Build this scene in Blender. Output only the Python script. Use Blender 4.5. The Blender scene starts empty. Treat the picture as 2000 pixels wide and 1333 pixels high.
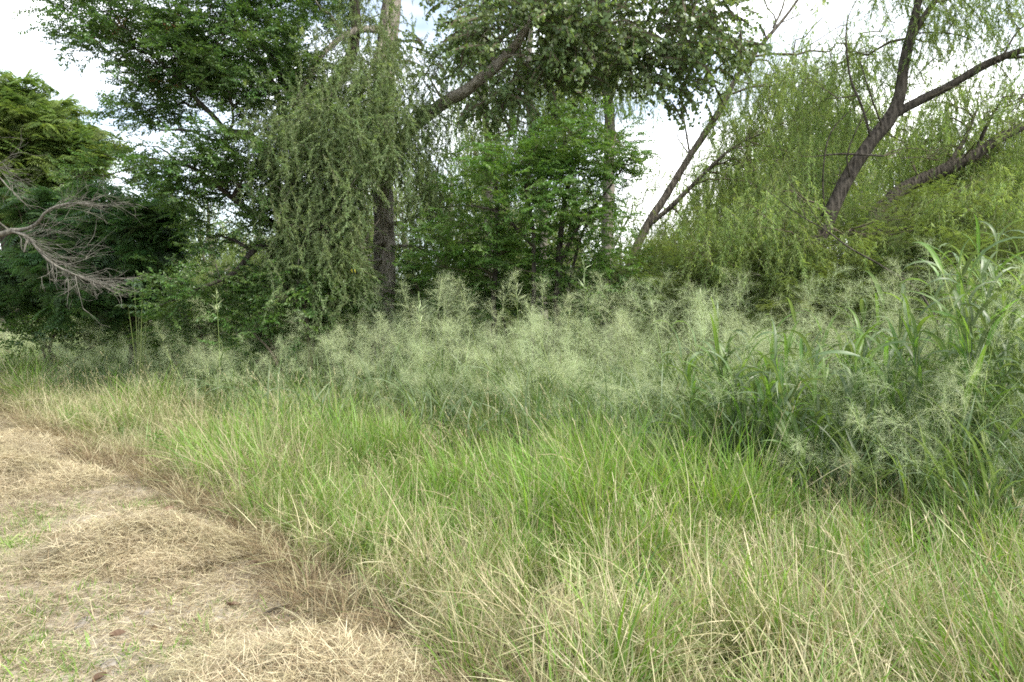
import bpy, math
import numpy as np
from mathutils import Vector

RNG = np.random.default_rng(7)
D = bpy.data
S = bpy.context.scene
COL = S.collection
R = math.radians

# ------------------------------------------------------------------ camera
F = 1400.0                       # focal length in pixels of the 2000 px wide photograph
CAM_Z, PITCH = 1.62, R(1.9)
cam = D.cameras.new('camera'); cam.lens = 36.0 * F / 2000.0; cam.sensor_width = 36.0
cam.clip_start = 0.05; cam.clip_end = 3000
co = D.objects.new('camera', cam); COL.objects.link(co)
co.location = (0, 0, CAM_Z); co.rotation_euler = (R(90) - PITCH, 0, 0)
S.camera = co

# ------------------------------------------------------------------ sky
SUN = Vector((0.60, -0.36, 0.85)).normalized()
SUN_EL = math.asin(SUN.z); SUN_ROT = math.atan2(SUN.x, SUN.y)
W = D.worlds.new('World'); S.world = W; W.use_nodes = True
nt = W.node_tree; nt.nodes.clear()
N = nt.nodes.new
out = N('ShaderNodeOutputWorld'); bg = N('ShaderNodeBackground'); sky = N('ShaderNodeTexSky')
sky.sky_type = 'NISHITA'; sky.sun_disc = False; sky.sun_elevation = SUN_EL; sky.sun_rotation = SUN_ROT
tc = N('ShaderNodeTexCoord'); mp = N('ShaderNodeMapping'); mp.inputs['Scale'].default_value = (1.0, 1.0, 2.6)
mp.inputs['Rotation'].default_value = (0.0, R(-22), R(20))
no = N('ShaderNodeTexNoise'); no.inputs['Scale'].default_value = 1.9; no.inputs['Detail'].default_value = 5
no.inputs['Roughness'].default_value = 0.55
cr = N('ShaderNodeValToRGB'); cr.color_ramp.elements[0].position = 0.40; cr.color_ramp.elements[1].position = 0.66
cr.color_ramp.elements[0].color = (0.12, 0.12, 0.12, 1); cr.color_ramp.elements[1].color = (1, 1, 1, 1)
mx = N('ShaderNodeMix'); mx.data_type = 'RGBA'
mx.inputs[7].default_value = (11.6, 11.7, 11.6, 1)       # bright thin overcast
L = nt.links.new
L(tc.outputs['Generated'], mp.inputs['Vector']); L(mp.outputs['Vector'], no.inputs['Vector'])
L(no.outputs['Fac'], cr.inputs['Fac']); L(cr.outputs['Color'], mx.inputs[0])
L(sky.outputs['Color'], mx.inputs[6]); L(mx.outputs[2], bg.inputs['Color'])
bg.inputs['Strength'].default_value = 0.08
L(bg.outputs['Background'], out.inputs['Surface'])

# ------------------------------------------------------------------ sun behind thin cloud
sl = D.lights.new('sun', 'SUN'); sl.energy = 2.2; sl.angle = R(16); sl.color = (1.0, 0.95, 0.85)
so = D.objects.new('sun', sl); COL.objects.link(so)
so.rotation_euler = (-SUN).to_track_quat('-Z', 'Y').to_euler(); so.location = (8, 4, 30)

S.view_settings.view_transform = 'Standard'; S.view_settings.look = 'None'
S.view_settings.exposure = 1.78; S.view_settings.gamma = 1.0; S.view_settings.use_curve_mapping = False
S.render.engine = 'CYCLES'
C = S.cycles
C.max_bounces = 8; C.diffuse_bounces = 5; C.glossy_bounces = 2; C.transmission_bounces = 6; C.transparent_max_bounces = 4
C.use_denoising = False
C.use_adaptive_sampling = False
C.filter_width = 1.75
C.sample_clamp_indirect = 6.0

# ------------------------------------------------------------------ coordinates
def at(px, py, d):
    """the point at distance d in front of the camera that the photograph shows at pixel px, py"""
    u = (px - 1000.0) / F; v = -(py - 666.5) / F
    c, s = math.cos(PITCH), math.sin(PITCH)
    y = c + v * s; z = v * c - s
    k = d / y
    return np.array((u * k, d, CAM_Z + z * k))

def hz(x, y):
    """height of the ground"""
    x = np.asarray(x, float); y = np.asarray(y, float)
    return 0.035 * np.sin(.9 * x + 1.3) * np.sin(.7 * y + .4) + 0.02 * np.sin(2.1 * x - 1.1 * y) - 0.02

def onground(px, py):
    u = (px - 1000.0) / F; v = -(py - 666.5) / F
    c, s = math.cos(PITCH), math.sin(PITCH)
    y = c + v * s; z = v * c - s
    k = -CAM_Z / z
    return np.array((u * k, y * k, 0.0))

EDGE = np.array([(-60, 62), (-30, 32), (-15, 18.6), (-8.9, 12.2), (-4.7, 8.05), (-3.3, 6.75), (-2.45, 5.75), (-1.45, 4.4), (-0.9, 3.85), (-0.34, 3.0), (0.2, 2.2), (1.2, 1.0), (4, -2), (10, -8)])
def edge_y(x):
    x = np.asarray(x, float)
    return np.interp(x, EDGE[:, 0], EDGE[:, 1]) + 0.06 * np.sin(3.1 * x + 1) + 0.05 * np.sin(7.3 * x)
def off_path(x, y):
    """signed distance from the edge of the path (positive on the grass)"""
    return (np.asarray(y) - edge_y(x)) * 0.70
FRONT = np.array([(-60, 62), (-30, 34), (-15, 20), (-8, 13.5), (-5, 11.3), (-3.5, 10.3), (0, 8.0), (2.1, 5.7), (3.3, 4.6), (5, 3.5), (10, 1), (30, -8)])
def in_tall(x, y):
    """signed distance behind the front of the tall grass"""
    x = np.asarray(x, float)
    fy = np.interp(x, FRONT[:, 0], FRONT[:, 1]) + 0.35 * np.sin(1.7 * x) + 0.2 * np.sin(4.1 * x + 2)
    return (np.asarray(y) - fy) * 0.75
def in_view(x, y, m=1.2):
    return (np.abs(x) < 0.75 * y + m + 1.1) & (y > 1.5)
def blot(x, y, f, seed):
    """smooth value noise 0..1"""
    r = np.random.default_rng(seed)
    v = np.zeros_like(np.asarray(x, float)); a = 0
    for o in range(5):
        th = r.uniform(0, 6.28); ph = r.uniform(0, 6.28, 2); k = f * r.uniform(.7, 1.9)
        v += np.sin(k * (x * np.cos(th) + y * np.sin(th)) + ph[0]); a += 1
    return np.clip(0.5 + v / (2.2 * math.sqrt(a)), 0, 1)

# ------------------------------------------------------------------ materials
def new_mat(name):
    m = D.materials.new(name); m.use_nodes = True; m.node_tree.nodes.clear()
    return m, m.node_tree.nodes.new, m.node_tree.links.new

def ramp(n, cols, pos=None):
    r = n('ShaderNodeValToRGB'); e = r.color_ramp.elements
    pos = pos or [i / max(1, len(cols) - 1) for i in range(len(cols))]
    while len(e) < len(cols): e.new(0.5)
    for i, c in enumerate(cols):
        e[i].position = pos[i]; e[i].color = (*c, 1)
    return r

def leaf_mat(name, cols, trans=0.35, rough=0.5, spec=0.35, pos=None, tcol=(1.25, 1.25, 0.55), vary=0.5, rib=None):
    m, n, l = new_mat(name)
    g = n('ShaderNodeNewGeometry'); oi = n('ShaderNodeObjectInfo')
    r = ramp(n, cols, pos); l(g.outputs['Random Per Island'], r.inputs['Fac'])
    hv = n('ShaderNodeHueSaturation')
    ma = n('ShaderNodeMath'); ma.operation = 'MULTIPLY_ADD'; ma.inputs[1].default_value = vary; ma.inputs[2].default_value = 1 - vary / 2
    l(oi.outputs['Random'], ma.inputs[0]); l(ma.outputs[0], hv.inputs['Value'])
    mh = n('ShaderNodeMath'); mh.operation = 'MULTIPLY_ADD'; mh.inputs[1].default_value = 0.03; mh.inputs[2].default_value = 0.485
    fr = n('ShaderNodeMath'); fr.operation = 'FRACT'; m7 = n('ShaderNodeMath'); m7.operation = 'MULTIPLY'; m7.inputs[1].default_value = 7.31
    l(oi.outputs['Random'], m7.inputs[0]); l(m7.outputs[0], fr.inputs[0]); l(fr.outputs[0], mh.inputs[0]); l(mh.outputs[0], hv.inputs['Hue'])
    col = r.outputs['Color']
    if rib:
        uv = n('ShaderNodeUVMap'); sx = n('ShaderNodeSeparateXYZ'); l(uv.outputs['UV'], sx.inputs[0])
        sb = n('ShaderNodeMath'); sb.operation = 'SUBTRACT'; sb.inputs[1].default_value = 0.5; l(sx.outputs['X'], sb.inputs[0])
        ab = n('ShaderNodeMath'); ab.operation = 'ABSOLUTE'; l(sb.outputs[0], ab.inputs[0])
        rr = ramp(n, [(1, 1, 1), (0, 0, 0)], [0.03, 0.09]); l(ab.outputs[0], rr.inputs['Fac'])
        mm = n('ShaderNodeMix'); mm.data_type = 'RGBA'; mm.inputs[7].default_value = (*rib, 1)
        l(rr.outputs['Color'], mm.inputs[0]); l(col, mm.inputs[6]); col = mm.outputs[2]
    l(col, hv.inputs['Color'])
    p = n('ShaderNodeBsdfPrincipled'); p.inputs['Roughness'].default_value = rough; p.inputs['Specular IOR Level'].default_value = spec
    l(hv.outputs['Color'], p.inputs['Base Color'])
    t = n('ShaderNodeBsdfTranslucent'); tm = n('ShaderNodeMix'); tm.data_type = 'RGBA'; tm.blend_type = 'MULTIPLY'; tm.inputs[0].default_value = 1
    tm.inputs[7].default_value = (*tcol, 1); l(hv.outputs['Color'], tm.inputs[6]); l(tm.outputs[2], t.inputs['Color'])
    mix = n('ShaderNodeMixShader'); mix.inputs[0].default_value = trans
    l(p.outputs[0], mix.inputs[1]); l(t.outputs[0], mix.inputs[2])
    o = n('ShaderNodeOutputMaterial'); l(mix.outputs[0], o.inputs['Surface'])
    return m

def bark_mat(name, c1, c2, c3, sc=7.0, stretch=5.0, bump=0.5):
    m, n, l = new_mat(name)
    t = n('ShaderNodeTexCoord'); mp = n('ShaderNodeMapping'); mp.inputs['Scale'].default_value = (sc, sc, sc / stretch)
    l(t.outputs['Object'], mp.inputs['Vector'])
    v = n('ShaderNodeTexVoronoi'); v.inputs['Scale'].default_value = 2.2; v.feature = 'F1'
    nz = n('ShaderNodeTexNoise'); nz.inputs['Scale'].default_value = 2.0; nz.inputs['Detail'].default_value = 8; nz.inputs['Roughness'].default_value = .65
    l(mp.outputs['Vector'], nz.inputs['Vector'])
    av = n('ShaderNodeVectorMath'); av.operation = 'MULTIPLY_ADD'; av.inputs[1].default_value = (.5, .5, .5)
    l(nz.outputs['Color'], av.inputs[0]); l(mp.outputs['Vector'], av.inputs[2]); l(av.outputs[0], v.inputs['Vector'])
    ad = n('ShaderNodeMath'); ad.operation = 'MULTIPLY_ADD'; ad.inputs[1].default_value = .55
    l(v.outputs['Distance'], ad.inputs[0]); l(nz.outputs['Fac'], ad.inputs[2])
    r = ramp(n, [c1, c2, c3], [0.42, 0.62, 0.9]); l(ad.outputs[0], r.inputs['Fac'])
    b = n('ShaderNodeBump'); b.inputs['Strength'].default_value = bump; b.inputs['Distance'].default_value = 0.07; l(ad.outputs[0], b.inputs['Height'])
    p = n('ShaderNodeBsdfPrincipled'); p.inputs['Roughness'].default_value = .9; p.inputs['Specular IOR Level'].default_value = .15
    l(r.outputs['Color'], p.inputs['Base Color']); l(b.outputs['Normal'], p.inputs['Normal'])
    o = n('ShaderNodeOutputMaterial'); l(p.outputs[0], o.inputs['Surface'])
    return m

def soil_mat(name, cols, pos, sc, bump=.6):
    m, n, l = new_mat(name)
    t = n('ShaderNodeTexCoord')
    a = n('ShaderNodeTexNoise'); a.inputs['Scale'].default_value = sc; a.inputs['Detail'].default_value = 10; a.inputs['Roughness'].default_value = .7
    b = n('ShaderNodeTexNoise'); b.inputs['Scale'].default_value = sc * 22; b.inputs['Detail'].default_value = 6
    l(t.outputs['Object'], a.inputs['Vector']); l(t.outputs['Object'], b.inputs['Vector'])
    ad = n('ShaderNodeMath'); ad.operation = 'MULTIPLY_ADD'; ad.inputs[1].default_value = .45
    l(b.outputs['Fac'], ad.inputs[0]); l(a.outputs['Fac'], ad.inputs[2])
    r = ramp(n, cols, pos); l(ad.outputs[0], r.inputs['Fac'])
    bp = n('ShaderNodeBump'); bp.inputs['Strength'].default_value = bump; bp.inputs['Distance'].default_value = .02; l(ad.outputs[0], bp.inputs['Height'])
    p = n('ShaderNodeBsdfPrincipled'); p.inputs['Roughness'].default_value = .95; p.inputs['Specular IOR Level'].default_value = .1
    l(r.outputs['Color'], p.inputs['Base Color']); l(bp.outputs['Normal'], p.inputs['Normal'])
    o = n('ShaderNodeOutputMaterial'); l(p.outputs[0], o.inputs['Surface'])
    return m

M = {}
M['soil'] = soil_mat('dark_soil', [(.035, .03, .018), (.07, .06, .035), (.11, .10, .06)], [.45, .65, .9], 1.3)  # naturally dark brown earth, mottled by noise
M['path'] = soil_mat('dry_path_soil', [(.13, .105, .077), (.22, .187, .137), (.31, .27, .21), (.38, .35, .30)], [.45, .6, .75, .95], .9, .8)
M['hay_core'] = soil_mat('hay_core', [(.15, .12, .075), (.28, .235, .15), (.40, .345, .23)], [.45, .65, .85], 5, 1.0)
M['stone'] = soil_mat('pale_stone', [(.17, .15, .12), (.25, .225, .19), (.32, .295, .26)], [.4, .65, .9], 9, .5)
M['bark_grey'] = bark_mat('grey_brown_bark', (.07, .058, .046), (.20, .172, .14), (.35, .315, .27), 7, 5, .9)
M['bark_dark'] = bark_mat('dark_bark', (.013, .011, .009), (.036, .031, .025), (.085, .074, .06), 9, 4, .9)
M['bark_pale'] = bark_mat('pale_grey_bark', (.07, .062, .05), (.16, .145, .12), (.25, .23, .20), 8, 5, .5)
M['bark_dead'] = bark_mat('bleached_dead_wood', (.045, .042, .034), (.105, .099, .082), (.18, .171, .146), 10, 4, .5)
M['bark_mid'] = bark_mat('weathered_bark', (.028, .024, .019), (.075, .065, .052), (.15, .132, .108), 8, 5, .8)
M['twig'] = bark_mat('brown_twig', (.05, .04, .028), (.09, .075, .05), (.13, .11, .08), 10, 3, .2)

M['leaf_dark'] = leaf_mat('dark_green_leaf', [(.052, .112, .03), (.086, .165, .043), (.125, .21, .058)], .42, .42, .45)
M['leaf_mid'] = leaf_mat('fresh_green_leaf', [(.068, .14, .028), (.10, .19, .04), (.14, .24, .055)], .46, .42, .4)
M['leaf_grey'] = leaf_mat('grey_green_leaf', [(.135, .195, .085), (.19, .26, .11), (.25, .32, .15)], .45, .45, .4)
M['leaf_cotton'] = leaf_mat('poplar_leaf', [(.115, .175, .075), (.165, .235, .095), (.22, .29, .12)], .44, .40, .45)
M['leaf_willow'] = leaf_mat('yellow_green_leaf', [(.165, .24, .078), (.24, .325, .12), (.32, .405, .165)], .52, .5, .3)
M['leaf_lime'] = leaf_mat('lime_frond', [(.10, .165, .045), (.15, .22, .06), (.21, .27, .085)], .46, .5, .3)
M['leaf_fern'] = leaf_mat('dark_frond', [(.04, .095, .03), (.062, .135, .043), (.095, .18, .056)], .38, .45, .4)
M['leaf_mesq'] = leaf_mat('feathery_leaf', [(.10, .15, .045), (.145, .20, .065), (.20, .25, .09)], .5, .5, .3)
M['leaf_russet'] = leaf_mat('russet_leaf', [(.22, .10, .05), (.30, .15, .08)], .3)
M['leaf_yellow'] = leaf_mat('yellow_leaf', [(.55, .5, .08), (.6, .52, .1)], .3)
M['castor'] = leaf_mat('castor_leaf', [(.12, .20, .10), (.20, .29, .17)], .25, .3, .6)
M['blade_blue'] = leaf_mat('blue_green_blade', [(.068, .122, .048), (.105, .165, .065), (.155, .22, .092)], .42, .42, .5, rib=(.22, .27, .17))
M['blade_green'] = leaf_mat('green_blade', [(.08, .17, .035), (.12, .23, .045), (.18, .30, .055)], .45, .42, .45, rib=(.24, .3, .15))
M['grass_green'] = leaf_mat('fresh_grass', [(.105, .215, .032), (.16, .295, .048), (.23, .37, .075)], .45, .45, .35)
M['grass_olive'] = leaf_mat('olive_grass', [(.125, .19, .055), (.205, .265, .095), (.34, .36, .18)], .35, .5, .3)
M['straw'] = leaf_mat('dry_straw', [(.27, .235, .125), (.41, .37, .215), (.53, .49, .32)], .25, .55, .3, tcol=(1.1, 1.0, .8))
M['hay'] = leaf_mat('pale_hay', [(.33, .28, .17), (.47, .41, .26), (.60, .535, .37)], .2, .55, .3, tcol=(1.1, 1.0, .8))
M['brown'] = leaf_mat('matted_brown_grass', [(.10, .072, .042), (.18, .132, .078), (.29, .23, .135)], .2, .6, .2, tcol=(1.1, 1.0, .8))
M['panicle'] = leaf_mat('pale_seed_head', [(.38, .46, .235), (.48, .55, .325), (.57, .62, .41)], .35, .6, .2, tcol=(1.1, 1.1, .8), vary=.35)
M['culm'] = leaf_mat('green_culm', [(.20, .28, .08), (.28, .36, .12)], .25, .4, .4)
M['dead_leaf'] = leaf_mat('dead_leaf', [(.10, .066, .042), (.15, .10, .066)], .15, .6, .2, tcol=(1, .9, .7))

# ------------------------------------------------------------------ mesh helpers
class Mesh:
    def __init__(self):
        self.v, self.f, self.m, self.uv, self.n = [], [], [], [], 0
    def add(self, v, f, mat=0, uv=None):
        v = np.asarray(v, float).reshape(-1, 3); f = np.asarray(f, int)
        self.v.append(v); self.f.append(f + self.n); self.m.append(np.full(len(f), mat)); self.n += len(v)
        self.uv.append(np.zeros((len(v), 2)) if uv is None else uv)
    def tris(self): return sum(len(f) * (f.shape[1] - 2) for f in self.f)
    def mesh(self, name, mats, smooth=False, uv=False):
        me = D.meshes.new(name)
        v = np.concatenate(self.v); me.vertices.add(len(v)); me.vertices.foreach_set('co', v.ravel())
        loops = np.concatenate([f.ravel() for f in self.f]); tot = np.concatenate([np.full(len(f), f.shape[1]) for f in self.f])
        me.loops.add(len(loops)); me.loops.foreach_set('vertex_index', loops.astype(np.int32))
        me.polygons.add(len(tot)); st = np.concatenate([[0], np.cumsum(tot)[:-1]])
        me.polygons.foreach_set('loop_start', st.astype(np.int32))
        me.polygons.foreach_set('material_index', np.concatenate(self.m).astype(np.int32))
        me.polygons.foreach_set('use_smooth', np.full(len(tot), smooth))
        if uv:
            u = me.uv_layers.new(name='UVMap'); u.data.foreach_set('uv', np.concatenate(self.uv)[loops].astype(np.float32).ravel())
        for m in mats: me.materials.append(m)
        me.update(calc_edges=True)
        return me

def link(name, me, parent=None, label=None, kind=None):
    o = D.objects.new(name, me); COL.objects.link(o)
    if parent is not None: o.parent = parent
    if label: o['label'] = label
    if kind: o['kind'] = kind
    return o
def tag(o, label, cat, group=None):
    o['label'] = label; o['category'] = cat
    if group: o['group'] = group
    return o
def empty(name, loc, label, cat, group=None, rz=0):
    o = D.objects.new(name, None); COL.objects.link(o); o.location = tuple(loc); o.rotation_euler = (0, 0, rz)
    o.empty_display_size = .2
    return tag(o, label, cat, group)

def smooth_line(p, n):
    """Catmull-Rom through rows of p (any columns)"""
    p = np.asarray(p, float)
    if len(p) == 2: return p[0] + (p[1] - p[0]) * np.linspace(0, 1, n)[:, None]
    q = np.vstack([2 * p[0] - p[1], p, 2 * p[-1] - p[-2]])
    t = np.linspace(0, len(p) - 1 - 1e-6, n); i = t.astype(int); t = (t - i)[:, None]
    a, b, c, d = q[i], q[i + 1], q[i + 2], q[i + 3]
    return .5 * (2 * b + (c - a) * t + (2 * a - 5 * b + 4 * c - d) * t ** 2 + (3 * b - a - 3 * c + d) * t ** 3)

def tube(mb, pts, rad, sides=6, mat=0, rough=0.0, cap=True):
    pts = np.asarray(pts, float); n = len(pts); rad = np.broadcast_to(np.asarray(rad, float), (n,))
    t = np.gradient(pts, axis=0); t /= np.linalg.norm(t, axis=1)[:, None] + 1e-9
    ref = np.array((0, 0, 1.0)) if abs(t[:, 2]).mean() < .8 else np.array((1.0, 0, 0))
    a = np.cross(t, ref); a /= np.linalg.norm(a, axis=1)[:, None] + 1e-9
    b = np.cross(t, a)
    th = np.linspace(0, 2 * np.pi, sides, endpoint=False)
    rr = rad[:, None] * (1 + (RNG.normal(0, rough, (n, sides)) if rough else 0))
    if rough >= .025:
        q = np.arange(n)[:, None]; rr = rr * (1 + .055 * np.sin(3 * th[None] + q * .13) + .04 * np.sin(7 * th[None] - q * .21 + 1) + .035 * np.sin(q * .9 + 2 * th[None]))
    v = pts[:, None, :] + rr[..., None] * (np.cos(th)[None, :, None] * a[:, None, :] + np.sin(th)[None, :, None] * b[:, None, :])
    i = np.arange(n - 1)[:, None] * sides; j = np.arange(sides)[None, :]; k = (j + 1) % sides
    f = np.stack([i + j, i + k, i + sides + k, i + sides + j], -1).reshape(-1, 4)
    mb.add(v.reshape(-1, 3), f, mat)
    if cap:
        mb.add(v[-1], np.stack([np.zeros(sides - 2, int), np.arange(1, sides - 1), np.arange(2, sides)], -1), mat)

def nrm(v): return v / (np.linalg.norm(v, axis=-1, keepdims=True) + 1e-9)

def leaves(mb, base, d, up, Ln, Wd, mat=0, fold=.15, droop=.15, wide=.45):
    """diamond leaves folded along the midrib: two triangles each"""
    base = np.asarray(base, float); n = len(base); d = nrm(np.asarray(d, float)); up = np.asarray(up, float)
    s = nrm(np.cross(d, up)); nn = np.cross(s, d)
    Ln = np.broadcast_to(Ln, (n,))[:, None]; Wd = np.broadcast_to(Wd, (n,))[:, None]
    mid = base + d * Ln * wide + nn * Wd * fold
    v = np.stack([base, mid + s * Wd / 2, base + d * Ln - nn * Ln * droop, mid - s * Wd / 2], 1)
    k = np.arange(n)[:, None] * 4
    mb.add(v.reshape(-1, 3), np.concatenate([k + [0, 1, 2], k + [0, 2, 3]]), mat)

def blades(mb, base, az, length, lean, bend, width, segs=4, mat=0, fold=0.0, power=1.5, twist=0.0, taper=2.0, uv=False):
    """grass blades: each bends over away from azimuth az; fold > 0 gives a V section of three points"""
    base = np.asarray(base, float); n = len(base)
    B = lambda a: np.broadcast_to(np.asarray(a, float), (n,))
    az, length, lean, bend, width, twist = map(B, (az, length, lean, bend, width, twist))
    t = np.linspace(0, 1, segs + 1)
    phi = lean[:, None] + bend[:, None] * t[None] ** power
    dl = (length / segs)[:, None]
    hx = np.concatenate([np.zeros((n, 1)), np.cumsum(np.sin((phi[:, 1:] + phi[:, :-1]) / 2) * dl, 1)], 1)
    hzz = np.concatenate([np.zeros((n, 1)), np.cumsum(np.cos((phi[:, 1:] + phi[:, :-1]) / 2) * dl, 1)], 1)
    ca, sa = np.cos(az), np.sin(az)
    p = np.stack([hx * ca[:, None], hx * sa[:, None], hzz], -1) + base[:, None, :]
    nrmv = np.stack([-np.cos(phi) * ca[:, None], -np.cos(phi) * sa[:, None], np.sin(phi)], -1)
    side = np.stack([-sa, ca, np.zeros(n)], -1)[:, None, :] * np.ones((1, segs + 1, 1))
    tw = twist[:, None] * t[None]
    side2 = side * np.cos(tw)[..., None] + nrmv * np.sin(tw)[..., None]
    w = width[:, None] * np.clip(1 - t[None] ** taper, 0.04, 1) * (0.55 + 0.45 * np.minimum(1, t[None] * 4)) * .5
    if fold > 0:
        v = np.stack([p - side2 * w[..., None], p - nrmv * (w * fold)[..., None], p + side2 * w[..., None]], 2)
        k = 3; quads = [(0, 1), (1, 2)]
    else:
        v = np.stack([p - side2 * w[..., None], p + side2 * w[..., None]], 2); k = 2; quads = [(0, 1)]
    u = np.stack(np.broadcast_arrays(np.linspace(0, 1, k)[None, None, :], t[None, :, None] * np.ones((n, 1, 1))), -1).reshape(-1, 2) if uv else None
    bi = (np.arange(n) * (segs + 1) * k)[:, None] + (np.arange(segs) * k)[None]
    f = np.concatenate([np.stack([bi + a, bi + b, bi + k + b, bi + k + a], -1).reshape(-1, 4) for a, b in quads])
    mb.add(v.reshape(-1, 3), f, mat, u)
    return p

# ------------------------------------------------------------------ scattering of small sprays over points
GROUPS = {}
def source(cname, meshes):
    c = D.collections.new(cname)
    for i, me in enumerate(meshes):
        c.objects.link(D.objects.new('%s_%02d' % (cname, i), me))
    g = D.node_groups.new(cname, 'GeometryNodeTree')
    g.interface.new_socket('Geometry', in_out='INPUT', socket_type='NodeSocketGeometry')
    g.interface.new_socket('Geometry', in_out='OUTPUT', socket_type='NodeSocketGeometry')
    n, l = g.nodes.new, g.links.new
    gi, go = n('NodeGroupInput'), n('NodeGroupOutput')
    ci = n('GeometryNodeCollectionInfo'); ci.inputs['Collection'].default_value = c
    ci.inputs['Separate Children'].default_value = True; ci.inputs['Reset Children'].default_value = True
    ip = n('GeometryNodeInstanceOnPoints'); ip.inputs['Pick Instance'].default_value = True
    def attr(name, typ):
        a = n('GeometryNodeInputNamedAttribute'); a.data_type = typ; a.inputs['Name'].default_value = name
        return a.outputs['Attribute']
    er = n('FunctionNodeEulerToRotation'); l(attr('rot', 'FLOAT_VECTOR'), er.inputs[0])
    l(gi.outputs[0], ip.inputs['Points']); l(ci.outputs[0], ip.inputs['Instance']); l(attr('idx', 'INT'), ip.inputs['Instance Index'])
    l(er.outputs[0], ip.inputs['Rotation']); l(attr('scl', 'FLOAT_VECTOR'), ip.inputs['Scale']); l(ip.outputs[0], go.inputs[0])
    GROUPS[cname] = (g, len(meshes))

NINST = 0
def scatter(name, src, pts, rot, scl, parent=None, idx=None, kind='stuff', label=None):
    global NINST
    g, k = GROUPS[src]; n = len(pts); NINST += n
    me = D.meshes.new(name); me.vertices.add(n); me.vertices.foreach_set('co', np.asarray(pts, np.float32).ravel())
    a = me.attributes.new('rot', 'FLOAT_VECTOR', 'POINT'); a.data.foreach_set('vector', np.asarray(rot, np.float32).ravel())
    scl = np.asarray(scl, np.float32)
    if scl.ndim == 1: scl = np.repeat(scl[:, None], 3, 1)
    a = me.attributes.new('scl', 'FLOAT_VECTOR', 'POINT'); a.data.foreach_set('vector', scl.ravel())
    a = me.attributes.new('idx', 'INT', 'POINT'); a.data.foreach_set('value', (RNG.integers(0, k, n) if idx is None else np.asarray(idx)).astype(np.int32))
    o = link(name, me, parent, label, kind)
    mod = o.modifiers.new('scatter', 'NODES'); mod.node_group = g
    return o

# ------------------------------------------------------------------ sprays (leafy twigs)
def spray_broad(r, length, n, Ln, Wd, mats, side=3, flat=.35, droop=.25, hang=0.0):
    """leafy twig along +X lying near the XY plane"""
    mb = Mesh()
    stems = [(np.zeros(3), np.array((1, 0, -.12)), length)]
    for k in range(side):
        t = r.uniform(.15, .75); sgn = 1 if k % 2 else -1
        stems.append((np.array((t * length, 0, -.1 * t * length)), nrm(np.array((1, sgn * r.uniform(.6, 1.3), r.uniform(-.4, .25)))), length * r.uniform(.35, .6)))
    for b, d, ln in stems:
        d = nrm(d); e = b + d * ln
        s = nrm(np.cross(d, (0, 0, 1))); w = .0022
        mb.add([b - s * w, b + s * w, e], [[0, 1, 2]], 1)
        m = max(3, int(n * ln / sum(q[2] for q in stems)))
        t = np.linspace(.12, 1.0, m) + r.normal(0, .02, m)
        base = b + d * ln * t[:, None]
        sg = np.where(np.arange(m) % 2 == 0, 1, -1)[:, None]
        dd = d * .7 + s * sg * r.uniform(.5, 1.1, (m, 1)) + np.array((0, 0, -1)) * (droop + hang) + r.normal(0, flat, (m, 3))
        up = np.array((0, 0, 1)) + r.normal(0, flat * 1.2, (m, 3))
        leaves(mb, base, dd, up, Ln * r.uniform(.65, 1.2, m), Wd * r.uniform(.7, 1.15, m), 0)
    return mb.mesh('spray', mats)

def spray_hang(r, length, n, Ln, Wd, mats, swing=.3, spread=.5):
    """pendulous twig hanging along -Z"""
    mb = Mesh()
    k = 5; t = np.linspace(0, 1, k + 1); a = r.uniform(0, 6.28)
    off = swing * length * (t - .6 * t ** 2)
    p = np.stack([off * math.cos(a), off * math.sin(a), -length * t ** 1.15], -1)
    s = np.array((math.sin(a), -math.cos(a), 0)); w = .002
    v = np.stack([p - s * w, p + s * w], 1).reshape(-1, 3); i = np.arange(k)[:, None] * 2
    mb.add(v, i + [0, 1, 3, 2], 1)
    tt = np.sort(r.uniform(.05, 1, n)); b = np.stack([np.interp(tt, t, p[:, c]) for c in range(3)], -1)
    az = r.uniform(0, 6.28, n)
    dd = np.stack([np.cos(az) * spread, np.sin(az) * spread, np.full(n, -1.0)], -1) + r.normal(0, .25, (n, 3))
    leaves(mb, b, dd, r.normal(0, 1, (n, 3)), Ln * r.uniform(.6, 1.2, n), Wd * r.uniform(.7, 1.2, n), 0)
    return mb.mesh('hanging_spray', mats)

def spray_round(r, length, n, Ln, mats):
    """poplar twig: triangular leaves dangling on petioles from a drooping twig"""
    mb = Mesh(); t = np.linspace(0, 1, n); p = np.stack([length * t, r.normal(0, .03, n), -length * .55 * t ** 1.6], -1)
    s = np.array((0, 1, 0)); e = np.array((length, 0, -length * .55)); m_ = np.array((length * .55, 0, -length * .2))
    mb.add([(0, -.0025, 0), (0, .0025, 0), m_, e], [[0, 1, 2], [1, 3, 2]], 1)
    pl = r.uniform(.02, .05, n)[:, None]; pd = nrm(np.stack([r.normal(0, .7, n), r.normal(0, .7, n), np.full(n, -.8)], -1))
    b = p + pd * pl
    d = nrm(pd + r.normal(0, .4, (n, 3)) + np.array((0, 0, -.6))); up = r.normal(0, 1, (n, 3)); sd = nrm(np.cross(d, up))
    l = (Ln * r.uniform(.6, 1.15, n))[:, None]
    v = np.stack([b, b + d * l * .18 + sd * l * .48, b + d * l * .5 + sd * l * .36, b + d * l, b + d * l * .5 - sd * l * .36, b + d * l * .18 - sd * l * .48], 1)
    k = np.arange(n)[:, None] * 6
    mb.add(v.reshape(-1, 3), np.concatenate([k + [0, 1, 2, 3], k + [0, 3, 4, 5]]), 0)
    return mb.mesh('poplar_spray', mats)

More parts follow.
